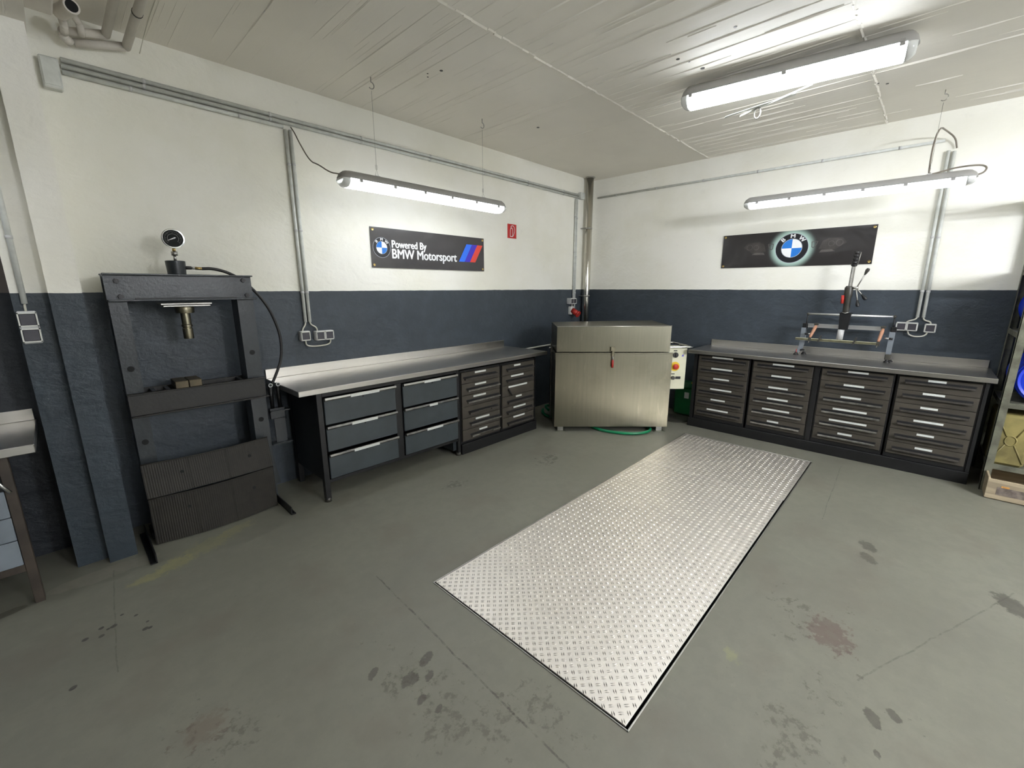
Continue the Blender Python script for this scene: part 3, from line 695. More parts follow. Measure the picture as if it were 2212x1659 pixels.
# ------------------------------------------------------------------ banners and the red sign
def text_mesh(txt, size, bold=0.0, xscale=1.0):
    cu = bpy.data.curves.new('t', 'FONT'); cu.body = txt; cu.size = size; cu.offset = bold; cu.align_x = 'LEFT'
    ob = bpy.data.objects.new('t', cu); C.objects.link(ob)
    dg = bpy.context.evaluated_depsgraph_get(); me = bpy.data.meshes.new_from_object(ob.evaluated_get(dg))
    vs = [(v.co.x*xscale, v.co.y) for v in me.vertices]; fs = [list(p.vertices) for p in me.polygons]
    bpy.data.objects.remove(ob); bpy.data.curves.remove(cu); bpy.data.meshes.remove(me)
    return vs, fs
def place(mb, vf, fn): vs, fs = vf; mb._add([fn(*p) for p in vs], fs); return mb
def banner_mat(name, c, glow=None):
    m = bpy.data.materials.new(name); m.use_nodes = True; N = NT(m)
    n = N.noise(5, None, 4)
    cc = N.mix(N.ramp(n, 0.3, 0.7), col4(c), tuple(v*1.25 for v in col4(c)[:3])+(1,))
    if glow:
        co = N.new('ShaderNodeTexCoord'); s_ = N.new('ShaderNodeSeparateXYZ'); N.link(co.outputs['Object'], s_.inputs[0])
        dy = N.math('SUBTRACT', s_.outputs[1], glow[0]); dz = N.math('SUBTRACT', s_.outputs[2], glow[1])
        r = N.math('SQRT', N.math('ADD', N.math('MULTIPLY', dy, dy), N.math('MULTIPLY', dz, dz)))
        k = N.math('POWER', N.ramp(r, glow[3], glow[2]*.95), 1.6)
        cc = N.mix(N.math('MULTIPLY', k, .9), cc, col4((186, 216, 204)))
    N.link(cc, N.b.inputs['Base Color']); N.b.inputs['Roughness'].default_value = 0.28; N.b.inputs['Specular IOR Level'].default_value = 0.6
    N.link(N.bump(N.noise(4.5, N.coord((1, 1, 1), rot=(.3, .4, .2)), 2, .4, .5), 0.35, 0.02), N.b.inputs['Normal'])
    return m
M_PRW = mat('print_white', (236, 236, 236), 0.4, 0, 0.03)
M_PRB = mat('print_blue', (30, 118, 206), 0.4, 0, 0.05)
M_PRK = mat('print_black', (26, 27, 32), 0.3, 0, 0.1)
M_PRS = mat('print_silver', (176, 182, 190), 0.35, 0, 0.1)
def roundel(t, P, R, N_):
    """P(u, v, lift): point on the banner plane with u to the right, v up, from the roundel's centre"""
    def disc(r0, r1, a0, a1, lift, n):
        mb = MB(); vs = []; k = max(2, int(n*(a1-a0)/(2*PI)))
        for i in range(k+1):
            an = a0+(a1-a0)*i/k
            vs += [P(r0*math.cos(an), r0*math.sin(an), lift), P(r1*math.cos(an), r1*math.sin(an), lift)]
        mb._add(vs, [(2*i, 2*i+1, 2*i+3, 2*i+2) for i in range(k)]); return mb
    disc(0, R, 0, 2*PI, .0006, 48).build('emblem_ring', M_PRK, t)
    disc(R*.965, R, 0, 2*PI, .0012, 48).build('emblem_rim', M_PRS, t)
    disc(R*.60, R*.63, 0, 2*PI, .0012, 48).build('emblem_rim', M_PRS, t)
    for k in range(4):
        disc(0, R*.60, k*PI/2, (k+1)*PI/2, .0012, 48).build('emblem_quarter', M_PRW if k in (0, 2) else M_PRB, t)
    for ch, an in (('B', math.radians(134)), ('M', math.radians(90)), ('W', math.radians(46))):
        vf = text_mesh(ch, R*.36, 0.0); vs = vf[0]
        x0 = min(p[0] for p in vs); x1 = max(p[0] for p in vs); y1 = max(p[1] for p in vs); sx_ = 1.1
        ca, sa = math.cos(an), math.sin(an); rc = R*.685
        def fn(a, b, l=.0014):
            a = (a-(x0+x1)/2)*sx_; rr = rc+b
            return P(ca*rr+sa*a, sa*rr-ca*a, l)
        g = MB()
        for q_, du in enumerate((-R*.016, -R*.008, 0, R*.008, R*.016)): place(g, vf, lambda a, b: fn(a+du, b, .0020+q_*.00015))
        g.build('letter', M_PRW, t)
def banner(axis, a, b, z0, z1, label, m):
    """corners run from a to b as seen left to right; slightly puckered sheet"""
    W = abs(b-a); H = z1-z0
    def P(u, v, lift=0.0):      # u,v from the lower left corner
        pk = .004*math.exp(-((u-.05)**2+(v-H+.04)**2)/.01)
        return (a+u, YL-.008-lift-pk, z0+v) if axis == 'L' else (XR-.008-lift-pk, a-u, z0+v)
    t = thing('banner', P(W/2, 0), label, 'banner')
    g = MB(); nx, nz = 24, 8
    vs = [P(W*i/nx, H*j/nz) for j in range(nz+1) for i in range(nx+1)]
    g._add(vs, [(j*(nx+1)+i, j*(nx+1)+i+1, (j+1)*(nx+1)+i+1, (j+1)*(nx+1)+i) for j in range(nz) for i in range(nx)], True)
    if axis == 'L': g.box(a, a+W, YL-.007, YL-.004, z0, z1)
    else: g.box(XR-.007, XR-.004, a-W, a, z0, z1)
    g.build('sheet', m, t)
    for u, v in ((.022, .022), (W-.022, .022), (.022, H-.022), (W-.022, H-.022)):
        c = Vector(P(u, v, .001)); d = Vector((0, -1, 0)) if axis == 'L' else Vector((-1, 0, 0))
        MB().lathe([(.004, 0), (.011, 0), (.012, .002), (.009, .004), (.004, .003)], c, d, 14).build('eyelet', M_BRASS, t)
    return t, P, W, H
M_BAN1 = banner_mat('banner_vinyl', (50, 47, 48))
tb, P, W, H = banner('L', 1.985, 3.322, 1.728, 2.070, 'black banner lettered Powered By BMW Motorsport on the left wall', M_BAN1)
roundel(tb, lambda u, v, l: P(.104+u, .172+v, l+.001), .087, 0)
for txt, u0, u1, v0, cap in (('Powered By', .208, .582, .180, .062), ('BMW Motorsport', .207, .953, .087, .080)):
    ch = max(p[1] for p in text_mesh('B', .1, .0)[0])
    vf = text_mesh(txt, .1, .0); x0_ = min(p[0] for p in vf[0]); x1_ = max(p[0] for p in vf[0])
    g = MB()
    for q_, (du, dv) in enumerate(((-.0032, 0), (0, .0022), (.0032, 0), (0, -.0022), (-.0016, 0), (.0016, 0))): place(g, vf, lambda a, b: P(u0+(a-x0_)/(x1_-x0_)*(u1-u0)+du, v0+b/ch*cap+dv, .0014+q_*.00012))
    g.build('lettering', M_PRW, tb)
cols = [mat('print_stripe_blue', (48, 116, 240), .4, 0, .03), mat('print_stripe_violet', (66, 50, 190), .4, 0, .03), mat('print_stripe_red', (226, 74, 60), .4, 0, .03)]
for i in range(3):
    u = .982+.0755*i; v0, v1 = .089, .267; sl = .108
    MB()._add([P(u, v0, .0014), P(u+.0755, v0, .0014), P(u+.0755+sl, v1, .0014), P(u+sl, v1, .0014)], [(0, 1, 2, 3)]).build('stripe', cols[i], tb)
M_BAN2 = None
a_, z0_ = 1.797, 1.768
M_BAN2 = banner_mat('banner_vinyl_glow', (40, 37, 36), glow=(1.115-(a_-1.354/2), 1.950-z0_, .150, .232))
tb2, P2, W2, H2 = banner('R', a_, a_-1.354, z0_, 2.124, 'black banner with large round glowing emblem on the right wall', M_BAN2)
uc, vc = a_-1.115, 1.950-z0_
roundel(tb2, lambda u, v, l: P2(uc+u, vc+v, l+.001), .150, 0)
M_FAINT = mat('print_faint_grey', (88, 84, 80), 0.3, 0, 0.2, 14)
M_FAINT2 = mat('print_faint_dark', (64, 60, 57), 0.3, 0, 0.2, 14)
for sg in (-1, 1):        # faint headlights and vents printed on the banner
    def q(u, v): return P2(uc+sg*u, vc+v, .0012)
    MB()._add([q(.235, -.02), q(.37, -.035), q(.46, .03), q(.42, .075), q(.31, .08), q(.262, .055)], [(0, 1, 2, 3, 4, 5)] if sg > 0 else [(5, 4, 3, 2, 1, 0)]).build('printed_headlight', M_FAINT2, tb2)
    MB()._add([q(.245, -.055), q(.375, -.05), q(.345, -.03), q(.26, -.03)], [(0, 1, 2, 3)] if sg > 0 else [(3, 2, 1, 0)]).build('printed_trim', M_FAINT, tb2)
    for (ru, rv, rr) in ((.40, .03, .03), (.335, .025, .026)):
        mb = MB(); vs = []
        for k in range(17): an = 2*PI*k/16; vs += [P2(uc+sg*ru+rr*math.cos(an), vc+rv+rr*math.sin(an), .0015), P2(uc+sg*ru+rr*.86*math.cos(an), vc+rv+rr*.86*math.sin(an), .0015)]
        mb._add(vs, [(2*k, 2*k+2, 2*k+3, 2*k+1) for k in range(16)]); mb.build('printed_ring', M_FAINT, tb2)
    mb = MB(); pts = [(.168, .055), (.225, .055), (.215, .02), (.19, -.01), (.172, 0)]; ins = [(.176, .049), (.216, .049), (.208, .022), (.188, -.002), (.179, .004)]
    mb._add([P2(uc+sg*u, vc+v, .0013) for u, v in pts+ins], [(i, (i+1) % 5, 5+(i+1) % 5, 5+i) for i in range(5)]); mb.build('printed_vent', M_FAINT, tb2)

t = thing('fire_hose_sign', (3.776, YL, 2.10), 'small red sign with white fire hose symbol right of the left banner', 'sign')
sx0, sx1, sz0, sz1 = 3.700, 3.842, 2.108, 2.262
MB().box(sx0, sx1, YL-.006, YL, sz0, sz1).build('panel', mat('sign_red', (192, 36, 34), .4, 0, .05), t)
def SP(u, v): return (sx0+(sx1-sx0)*u, YL-.0085, sz0+(sz1-sz0)*v)
g = MB()
def stroke(pts, w_):
    for (a, b), (c, d) in zip(pts[:-1], pts[1:]):
        L_ = math.hypot(c-a, d-b); nx_, ny_ = -(d-b)/L_*w_, (c-a)/L_*w_
        g._add([SP(a+nx_, b+ny_), SP(a-nx_, b-ny_), SP(c-nx_, d-ny_), SP(c+nx_, d+ny_)], [(0, 1, 2, 3)])
stroke([(.26, .12), (.26, .56), (.30, .68), (.40, .74), (.50, .68), (.54, .56), (.54, .12), (.26, .12)], .022)
stroke([(.34, .74), (.34, .84), (.46, .88), (.60, .90), (.72, .80), (.78, .64), (.76, .46), (.66, .26), (.56, .14)], .022)
g.build('hose_symbol', M_PRW, t)

# ------------------------------------------------------------------ worktops and drawer units
ZT, TH = .872, .038
def worktopL(x0, x1, yf, z, label, sx1):
    t = thing('worktop', ((x0+x1)/2, (yf+YL)/2, z-TH), label, 'worktop')
    MB().box(x0, x1, yf, YL-.002, z-TH, z, .003).build('slab', M_STEEL_X, t)
    MB().box(x0, sx1, YL-.014, YL-.001, z, z+.072, .002).build('splashback', M_STEEL_X, t)
    return t
worktopL(1.032, 3.665, 2.952, ZT, 'long brushed steel worktop with splashback along the left wall', 3.622)
t = thing('worktop', (5.1, .69, ZT-TH), 'long brushed steel worktop with splashback along the right wall', 'worktop')
MB().box(4.785, XR-.002, -.468, 1.853, ZT-TH+.008, ZT+.008, .003).build('slab', M_STEEL_Y, t)
MB().box(XR-.014, XR-.001, -.452, 1.818, ZT+.008, ZT+.075, .002).build('splashback', M_STEEL_Y, t)

class Unit:
    """frame to build drawer units in: u to the right along the front, w out of the front, z up"""
    def __init__(s, kind): s.kind = kind
    def X(s):
        if s.kind == 'L': return Matrix(((1, 0, 0, 0), (0, -1, 0, 3.0), (0, 0, 1, 0), (0, 0, 0, 1)))
        return Matrix(((0, -1, 0, 4.84), (-1, 0, 0, 0), (0, 0, 1, 0), (0, 0, 0, 1)))
def flipbox(X, u0, u1, w0, w1, z0, z1, b=0.0):
    # mirror matrices flip the winding: give world boxes instead
    p, q = X @ Vector((u0, w0, z0)), X @ Vector((u1, w1, z1))
    return MB().box(p.x, q.x, p.y, q.y, z0, z1, b)
XL_, XR_ = Unit('L').X(), Unit('R').X()
def handle_bar(X, u0, u1, z, worn, bent, drawer):
    """flat grip strip standing off the drawer; bent ones are worn down to thin bright metal in the middle"""
    m = M_HANDLE2 if worn else M_HANDLE
    if not bent:
        o = flipbox(X, u0, u1, .012, .030, z-.010, z+.006, .002).build('handle', m, drawer)
    else:
        mb = flipbox(X, u0, u0+(u1-u0)*.27, .012, .030, z-.010, z+.006, .002)
        for (a, b, c, d) in ((u0+(u1-u0)*.27, u0+(u1-u0)*.73, z+.004, z+.010), (u0+(u1-u0)*.73, u1, z-.009, z+.007)):
            k = flipbox(X, a, b, .018, .030, c, d); o_ = len(mb.v); mb.v += k.v; mb.f += [[i+o_ for i in f] for f in k.f]; mb.mi += k.mi; mb.sm += k.sm
        mb.build('handle', m, drawer)
    flipbox(X, u0-.004, u1+.004, -.002, .0012, z+.004, z+.020).build('handle_shadow', M_BLACK2, drawer)  # black strip painting in the shadow above the grip
    mb = flipbox(X, u0+.012, u0+.022, 0, .017, z-.006, z+.004)
    k = flipbox(X, u1-.022, u1-.012, 0, .017, z-.006, z+.004); o_ = len(mb.v); mb.v += k.v; mb.f += [[i+o_ for i in f] for f in k.f]; mb.mi += k.mi; mb.sm += k.sm
    mb.build('handle_post', M_BLACK, drawer)
def brown_unit(X, u0, u1, seps, handles, labels, label, top, group, depth=.50, worn=(), bent=(), broken=None):
    p = X @ Vector(((u0+u1)/2, -.25, 0))
    t = thing('drawer_cabinet', (p.x, p.y, .10), label, 'drawer cabinet', group)
    flipbox(X, u0-.012, u1+.012, -depth, -.016, .10, top+.012).build('carcass', M_BLACK, t)
    for i in range(6):
        zt, zb = seps[i]-.0015, seps[i+1]+.0015
        d = flipbox(X, u0, u1, -.016, 0, zb, zt, .0025).build('drawer', M_BROWN, t)
        if i == broken:
            a, b, z = handles[i]
            q_ = [X @ Vector(v) for v in ((a+.005, .004, z+.02), (a+.022, .004, z+.025), (a+.055, .03, z-.045), (a+.035, .03, z-.05))]
            MB().tube([(q_[0]+q_[1])/2, (q_[2]+q_[3])/2], .009, 6).build('handle', M_BLACK, d)
        else:
            a, b, z = handles[i]; handle_bar(X, a, b, z, i in worn, i in bent, d)
        if labels[i]:
            a, b, z = labels[i]
            flipbox(X, a, b, 0, .0035, z-.0085, z+.0085).build('name_label', M_PAPER, d)
    return t
# left wall, two brown units
sL = (.790, .680, .568, .457, .345, .232, .120)
brown_unit(XL_, 2.476, 2.972, sL, [(2.50, 2.92, .727), (2.535, 2.953, .614), (2.532, 2.953, .502), (2.553, 2.936, .390), (2.563, 2.968, .276), (2.572, 2.948, .162)],
           [(2.64, 2.78, .774), (2.637, 2.781, .658), (2.615, 2.775, .545), None, (2.639, 2.819, .319), (2.684, 2.789, .201)],
           'brown drawer cabinet beside the blue-grey drawers, left of its black neighbour gap', .795, None, worn=(1, 2, 4, 5), bent=(3, 5))
brown_unit(XL_, 3.006, 3.500, sL, [(3.064, 3.47, .728), (3.063, 3.47, .612), (3.078, 3.127, .51), (3.077, 3.47, .387), (3.067, 3.47, .276), (3.076, 3.47, .155)],
           [(3.178, 3.275, .770), (3.133, 3.323, .662), (3.095, 3.38, .553), (3.207, 3.295, .436), (3.17, 3.358, .323), (3.168, 3.344, .217)],
           'brown drawer cabinet with one dangling broken handle, nearest the steel machine on the left', .795, None, worn=(), bent=(4,), broken=2)
t = MB().box(2.455, 3.535, 2.988, 3.50, 0.0, .098, .003).build('plinth', M_BLACK); tag(t, 'black plinth under the two brown drawer cabinets on the left', 'plinth')
# right wall, four brown units; u = -y
sR = (.822, .708, .594, .479, .364, .249, .138)
HZ = (.776, .657, .534, .418, .300, .185)
def ru(l): return [(-a, -b, z) if l_ else None for (a, b, z), l_ in zip(l, [1]*len(l))]
R = [
 (1.747, 1.243, (1.715, 1.272), [(1.607, 1.397, .814), (1.606, 1.396, .690), (1.575, 1.414, .581), (1.597, 1.379, .464), (1.581, 1.433, .347), (1.612, 1.392, .232)], (), 'brown drawer cabinet leftmost under the right worktop, nearest the steel machine'),
 (1.199, 0.690, (1.160, .728), [(1.027, .845, .806), (1.026, .856, .690), (1.04, .871, .572), (1.039, .858, .456), (1.072, .832, .343), (1.014, .912, .221)], (2, 3, 4, 5), 'brown drawer cabinet second from the left under the right worktop'),
 (0.621, 0.119, (.578, .156), [(.429, .285, .810), (.445, .299, .686), (.453, .306, .574), (.496, .249, .454), (.511, .236, .345), (.43, .325, .227)], (2, 3, 4, 5), 'brown drawer cabinet third from the left under the right worktop'),
 (0.081, -0.402, (.040, -.370), [(-.096, -.203, .803), (-.08, -.211, .692), (-.083, -.188, .573), (-.058, -.238, .457), (-.095, -.2, .342), (-.101, -.208, .223)], (), 'brown drawer cabinet rightmost under the right worktop beside the rack')]
for (y1, y0, (h1, h0), lab, wn, lb) in R:
    brown_unit(XR_, -y1, -y0, sR, [(-h1, -h0, z) for z in HZ], [(-a, -b, z) for a, b, z in lab], lb, .826, 'brown drawer cabinets under the right worktop' if False else None, depth=.50, worn=wn)
t = MB().box(4.836, 5.36, -.440, 1.812, 0.0, .098, .003).build('plinth', M_BLACK); tag(t, 'long black plinth under the four brown drawer cabinets on the right', 'plinth')
# black side panels and filler strips of the right run
for (y0, y1, lb) in ((1.765, 1.800, 'black end panel of the right drawer run by the green canister'), (.636, .676, 'black filler panel in the middle of the right drawer run'), (-.438, -.416, 'black end panel of the right drawer run beside the rack')):
    o = MB().box(4.846, 5.36, y0, y1, .10, .838).build('side_panel', M_BLACK); tag(o, lb, 'panel')
o = MB().box(3.515, 3.532, 3.01, 3.50, .10, .83).build('side_panel', M_BLACK); tag(o, 'black end panel of the left drawer run next to the machine', 'panel')

# blue-grey six drawer bench on the left wall
t = thing('drawer_bench', (1.8, 3.25, 0), 'black framed bench with six blue-grey drawers under the left worktop', 'drawer bench')
for (a, b) in ((1.163, 1.203), (2.415, 2.447)):
    MB().box(a, b, 3.0, 3.04, .02, .825, .002).build('leg', M_BLACK, t); MB().cyl(((a+b)/2, 3.02, 0), ((a+b)/2, 3.02, .03), .026, .022, 14).build('foot', M_TOOLD, t)
    MB().box(a, b, 3.50, 3.54, .0, .825, .002).build('leg', M_BLACK, t)
MB().box(1.203, 2.415, 3.004, 3.54, .145, .170, .002).build('bottom_rail', M_BLACK, t)
MB().box(1.203, 2.415, 3.004, 3.54, .795, .825, .002).build('top_rail', M_BLACK, t)
MB().box(1.784, 1.842, 3.004, 3.54, .170, .795).build('divider', M_BLACK, t)
MB().box(1.203, 2.415, 3.53, 3.54, .170, .795).build('back_panel', M_BLACK, t)
MB().box(1.165, 1.175, 3.04, 3.50, .17, .80).build('side_panel', M_BLACK, t)
MB().box(2.38, 2.415, 3.03, 3.50, .05, .145).build('skid', M_PRESS, t)
ZB = ((.785, .590), (.568, .387), (.357, .177)); TOPS = (.788, .577, .366)
LBL = (((1.398, 1.629), (1.391, 1.599), (1.392, 1.600)), ((2.046, 2.213), (2.089, 2.174), (2.053, 2.223)))
for ci, (a, b) in enumerate(((1.208, 1.779), (1.848, 2.411))):
    for i in range(3):
        d = MB().box(a, b, 2.988, 3.004, ZB[i][1], ZB[i][0]-.004, .003).build('drawer', M_BLUEDR, t)
        z = TOPS[i]
        MB().prism([(0, 0), (.022, .004), (.024, -.010), (.016, -.020), (.0, -.022)], (a+.002, 2.990, z), (0, -1, 0), (0, 0, 1), (b-a-.002, 0, 0)).build('handle', M_HANDLE2 if i != 0 else M_ZINC, d)
        l0, l1 = LBL[ci][i]
        MB().box(l0, l1, 2.9635, 2.967, z-.019, z+.001).build('name_label', M_PAPER, d)
        MB().cyl(((a+b)/2+.01, 2.989, z-.032), ((a+b)/2+.01, 2.984, z-.032), .0055, n=10).build('keyhole', M_BLACK2, d)

# ------------------------------------------------------------------ bench in the alcove at far left
ZA = .822
t = thing('worktop', (-.6, 3.3, ZA-.04), 'steel worktop in the alcove at the far left behind the pillar', 'worktop')
MB().box(-1.5, -.170, 3.0, YL-.002, ZA-.042, ZA, .003).build('slab', M_STEEL_X, t)
MB().box(-1.5, -.176, YL-.014, YL-.002, ZA, ZA+.065, .002).build('splashback', M_STEEL_X, t)
t = thing('drawer_bench', (-.6, 3.3, 0), 'brown framed bench with pale grey drawers at the far left', 'drawer bench')
MB().box(-.301, -.265, 3.03, 3.075, 0, ZA-.042, .002).build('leg', M_BRLEG, t)
MB().box(-1.40, -1.36, 3.03, 3.075, 0, ZA-.042, .002).build('leg', M_BRLEG, t)
MB().box(-1.36, -.301, 3.03, 3.5, .185, .222, .002).build('bottom_rail', M_BRLEG, t)
MB().box(-1.36, -.301, 3.04, 3.5, .222, ZA-.045).build('carcass', M_BLACK, t)
for (a, b) in ((.612, .480), (.476, .358), (.354, .224)):
    d = MB().box(-.86, -.303, 3.024, 3.04, b, a, .003).build('drawer', M_PALEDR, t)
    d = MB().box(-1.355, -.87, 3.024, 3.04, b, a, .003).build('drawer', M_PALEDR, t)
o = MB().tube([(-.338, 2.985, .735), (-.30, 2.985, .655), (-.278, 2.985, .615)], .007, 8).build('steel_rod', M_CHROME); tag(o, 'shiny steel rod leaning against the far left bench', 'rod')
t = thing('bench_vise', (-.36, 3.2, ZA), 'small blue tool with a hose coil on the far left worktop', 'tool')
MB().tube([(-.37+.075*math.cos(k*PI/8), 3.16+.055*math.sin(k*PI/8), ZA+.012) for k in range(16)], .012, 8, closed=True).build('coil', M_TEAL, t)
MB().lathe([(.030, 0), (.034, .02), (.026, .07), (.020, .12), (.012, .135)], (-.385, 3.18, ZA+.002), (0, 0, 1), 16).build('body', M_TEAL, t)
MB().cyl((-.318, 3.15, ZA+.01), (-.325, 3.16, ZA+.055), .010, n=10).build('nozzle', M_BRASS, t)

# ------------------------------------------------------------------ workshop press
t = thing('workshop_press', (.57, 3.35, 0), 'dark grey hydraulic workshop press with a dial gauge beside the pillar', 'press')
yf = 3.30
def chan(mb, x0, x1, y, z0, z1, d, th=.009):     # channel with its web in front, flanges forward
    mb.box(x0, x1, y, y+th, z0, z1)
    mb.box(x0-.003, x1+.004, y-d, y+th, z1-th, z1, .002)
    mb.box(x0+.002, x1+.014, y-d, y+th, z0, z0+th, .002)
g = MB(); chan(g, .208, .934, yf, 1.478, 1.632, .035); g.build('top_beam', M_PRESS, t)
g = MB(); chan(g, .208, .934, yf+.14, 1.478, 1.632, -.03); g.build('top_beam', M_PRESS, t)
for (x_, z) in ((.262, 1.590), (.270, 1.505), (.888, 1.600), (.900, 1.505)):
    MB().cyl((x_, yf, z), (x_, yf-.014, z), .014, n=6).build('bolt', M_BLACK, t)
def post(x0, x1, holes):
    p = MB()
    p.box(x0, x1, yf+.012, yf+.020, 0.02, 1.478)
    p.box(x0, x0+.007, yf+.020, yf+.15, 0.02, 1.478)
    p.box(x0, x1, yf+.142, yf+.15, 0.02, 1.478)
    return p
for (a, b, hs) in ((.212, .292, (1.09, .64, .30)), (.842, .937, (1.12, .64, .30))):
    po = post(a, b, hs).build('post', M_PRESS, t)
    for hz in hs: MB().lathe([(.0135, .0015), (.0135, 0), (.016, 0), (.017, .002)], ((a+b)/2, yf+.0125, hz), (0, -1, 0), 14).build('pin_hole', M_BLACK2, po)
g = MB(); chan(g, .212, .938, yf-.004, .802, .945, .022); g.build('press_bed', M_PRESSDK, t)
g = MB(); chan(g, .212, .938, yf+.155, .802, .945, -.02); g.build('press_bed', M_PRESSDK, t)
for x_ in (.33, .40, .80): MB().box(x_, x_+.02, yf, yf+.15, .915, .94).build('bed_spacer', M_PRESS, t)
MB().box(.44, .70, yf+.01, yf+.14, 1.452, 1.462, .002).build('ram_plate', M_ZINC, t)
MB().box(.45, .69, yf+.005, yf+.13, 1.440, 1.450, .002).build('ram_plate', M_ZINC, t)
MB().box(.33, .84, yf-.012, yf-.004, 1.487, 1.496).build('guide_bar', M_BLACK, t)
g = MB(); g.lathe([(.047, 0), (.050, .006), (.050, .034), (.047, .04)], (.560, yf+.06, 1.40), (0, 0, 1), 28); g.build('ram_collar', M_BRASSY if False else mat('worn_steel', (142, 136, 116), .35, 1.0, .25, 14), t)
g = MB(); g.lathe([(.026, 0), (.027, .004), (.027, .062), (.024, .066), (.024, .072), (.029, .076), (.029, .086), (.025, .09), (.025, .20)], (.560, yf+.06, 1.24), (0, 0, 1), 24); g.build('ram', MATS['worn_steel'], t)
g = MB(); g.lathe([(.046, 0), (.050, .07), (.050, .078), (.044, .080)], (.548, yf+.03, 1.632), (0, 0, 1), 26); g.build('cylinder', M_PRESS, t)
MB().cyl((.550, yf+.03, 1.71), (.550, yf+.03, 1.745), .008, n=10).build('gauge_stem', M_ZINC, t)
MB().cyl((.551, yf+.03, 1.742), (.551, yf+.03, 1.766), .016, n=6).build('gauge_nut', M_ZINC, t)
MB().cyl((.551, yf+.03, 1.766), (.552, yf+.03, 1.786), .009, n=10).build('gauge_stem', M_BRASS, t)
gc = Vector((.552, yf+.01, 1.838)); gd = Vector((-.10, -1, 0)).normalized()
ga = MB().lathe([(.050, -.028), (.053, 0), (.056, .006), (.056, .010), (.050, .011)], gc, gd, 36).build('gauge', M_CHROME, t)
MB().lathe([(.002, .0112), (.049, .0112), (.049, .012), (.002, .0122)], gc, gd, 36).build('dial', mat('dial_black', (22, 24, 24), .6, 0, .1, spec=.2), ga)
gu = gd.cross(Vector((0, 0, 1))).normalized()*-1
if gu.x < 0: gu = -gu
def GP(r, an, l): return gc+gd*l+gu*(r*math.cos(an))+Vector((0, 0, 1))*(r*math.sin(an))
g = MB()
for k in range(25):
    an = math.radians(-40+260*k/24); r0 = .036 if k % 4 else .032; da = .012
    g._add([GP(r0, an-da, .0128), GP(.041, an-da*.8, .0128), GP(.041, an+da*.8, .0128), GP(r0, an+da, .0128)], [(0, 1, 2, 3)])
for k in range(20):
    a0 = math.radians(-40+260*k/20); a1 = math.radians(-40+260*(k+1)/20)
    g._add([GP(.026, a0, .0128), GP(.027, a0, .0128), GP(.027, a1, .0128), GP(.026, a1, .0128)], [(0, 1, 2, 3)])
g.build('scale_marks', mat('dial_marks', (170, 172, 168), .5, 0, .02), ga)
g = MB(); an = math.radians(205)
g._add([GP(.034, an, .0135), GP(.003, an+PI/2, .0135), GP(.016, an+PI, .0135), GP(.003, an-PI/2, .0135)], [(0, 1, 2, 3)])
g._add([GP(.016, an+PI, .0135), GP(.008, an+PI-.7, .0135), GP(.008, an+PI+.7, .0135)], [(0, 1, 2)]); g.build('needle', M_PRW, ga)
# hose
MB().cyl((.585, yf+.02, 1.672), (.622, yf+.02, 1.672), .010, n=8).build('hose_fitting', M_BLACK, t)
MB().cyl((.622, yf+.02, 1.672), (.640, yf+.02, 1.671), .008, n=6).build('hose_fitting', M_ZINC, t)
MB().cyl((.640, yf+.02, 1.671), (.680, yf+.02, 1.669), .009, n=8).build('hose_fitting', M_BRASS, t)
MB().tube([(.675, yf+.02, 1.669), (.73, yf+.02, 1.672), (.80, yf+.02, 1.655), (.87, yf+.02, 1.618), (.945, yf+.01, 1.545), (1.02, yf, 1.43), (1.065, yf, 1.29), (1.08, yf, 1.18), (1.065, yf, 1.05), (1.02, yf, .95), (.985, yf, .885)], .0095, 9, smooth_path=2).build('hose', M_RUBBER, t)
# hand pump hanging at the right of the press
pu = MB().box(.955, 1.055, yf+.02, yf+.05, .62, .70, .003).build('pump_body', M_PRESS, t)
MB().box(.975, 1.05, yf+.02, yf+.032, .44, .62).build('pump_plate', M_PRESS, t)
MB().box(.955, 1.085, yf, yf+.06, .675, .682).build('pump_flange', M_PRESS, t)
MB().box(.94, 1.075, yf-.01, yf+.06, .434, .442).build('pump_flange', M_PRESS, t)
for x_ in (.972, 1.022):
    MB().cyl((x_+.006, yf+.03, .70), (x_, yf+.01, .872), .013, n=12).build('pump_tube', M_BLACK, t)
    MB().tube([(x_+.012*math.cos(k*PI/8), yf-.004, .876+.012*math.sin(k*PI/8)) for k in range(16)], .0032, 6, closed=True).build('pump_eye', M_GREYPL, t)
    MB().cyl((x_, yf-.004, .876), (x_, yf+.02, .876), .012, n=14).build('pump_end', M_BLACK, t)
# feet
for (a, b, c, d) in ((.148, .180, 3.0, 3.45), (.915, .945, 3.0, 3.45)):
    g = MB(); g.box(a, b, c, d, 0, .008); g.box(b-.006 if a < .5 else a, b if a < .5 else a+.006, c, d, 0, .06); g.build('foot', M_BLACK, t)
    g = MB(); g.box(a+.05 if a < .5 else a-.07, b+.04 if a < .5 else b-.03, 3.31, 3.45, 0.008, .05); g.build('foot_block', M_BLACK, t)
# blocks lying on the bed
for (x0, x1, y0, y1, lb) in ((.438, .505, 3.268, 3.42, 'left one of two small steel blocks lying on the press bed'), (.508, .575, 3.270, 3.42, 'right one of two small steel blocks lying on the press bed')):
    o = MB().box(x0, x1, y0, y1, .945, .990, .003).build('steel_block', mat('block_steel', (86, 78, 62), .5, .7, .25, 12)); tag(o, lb, 'steel block', 'steel blocks on the press bed')
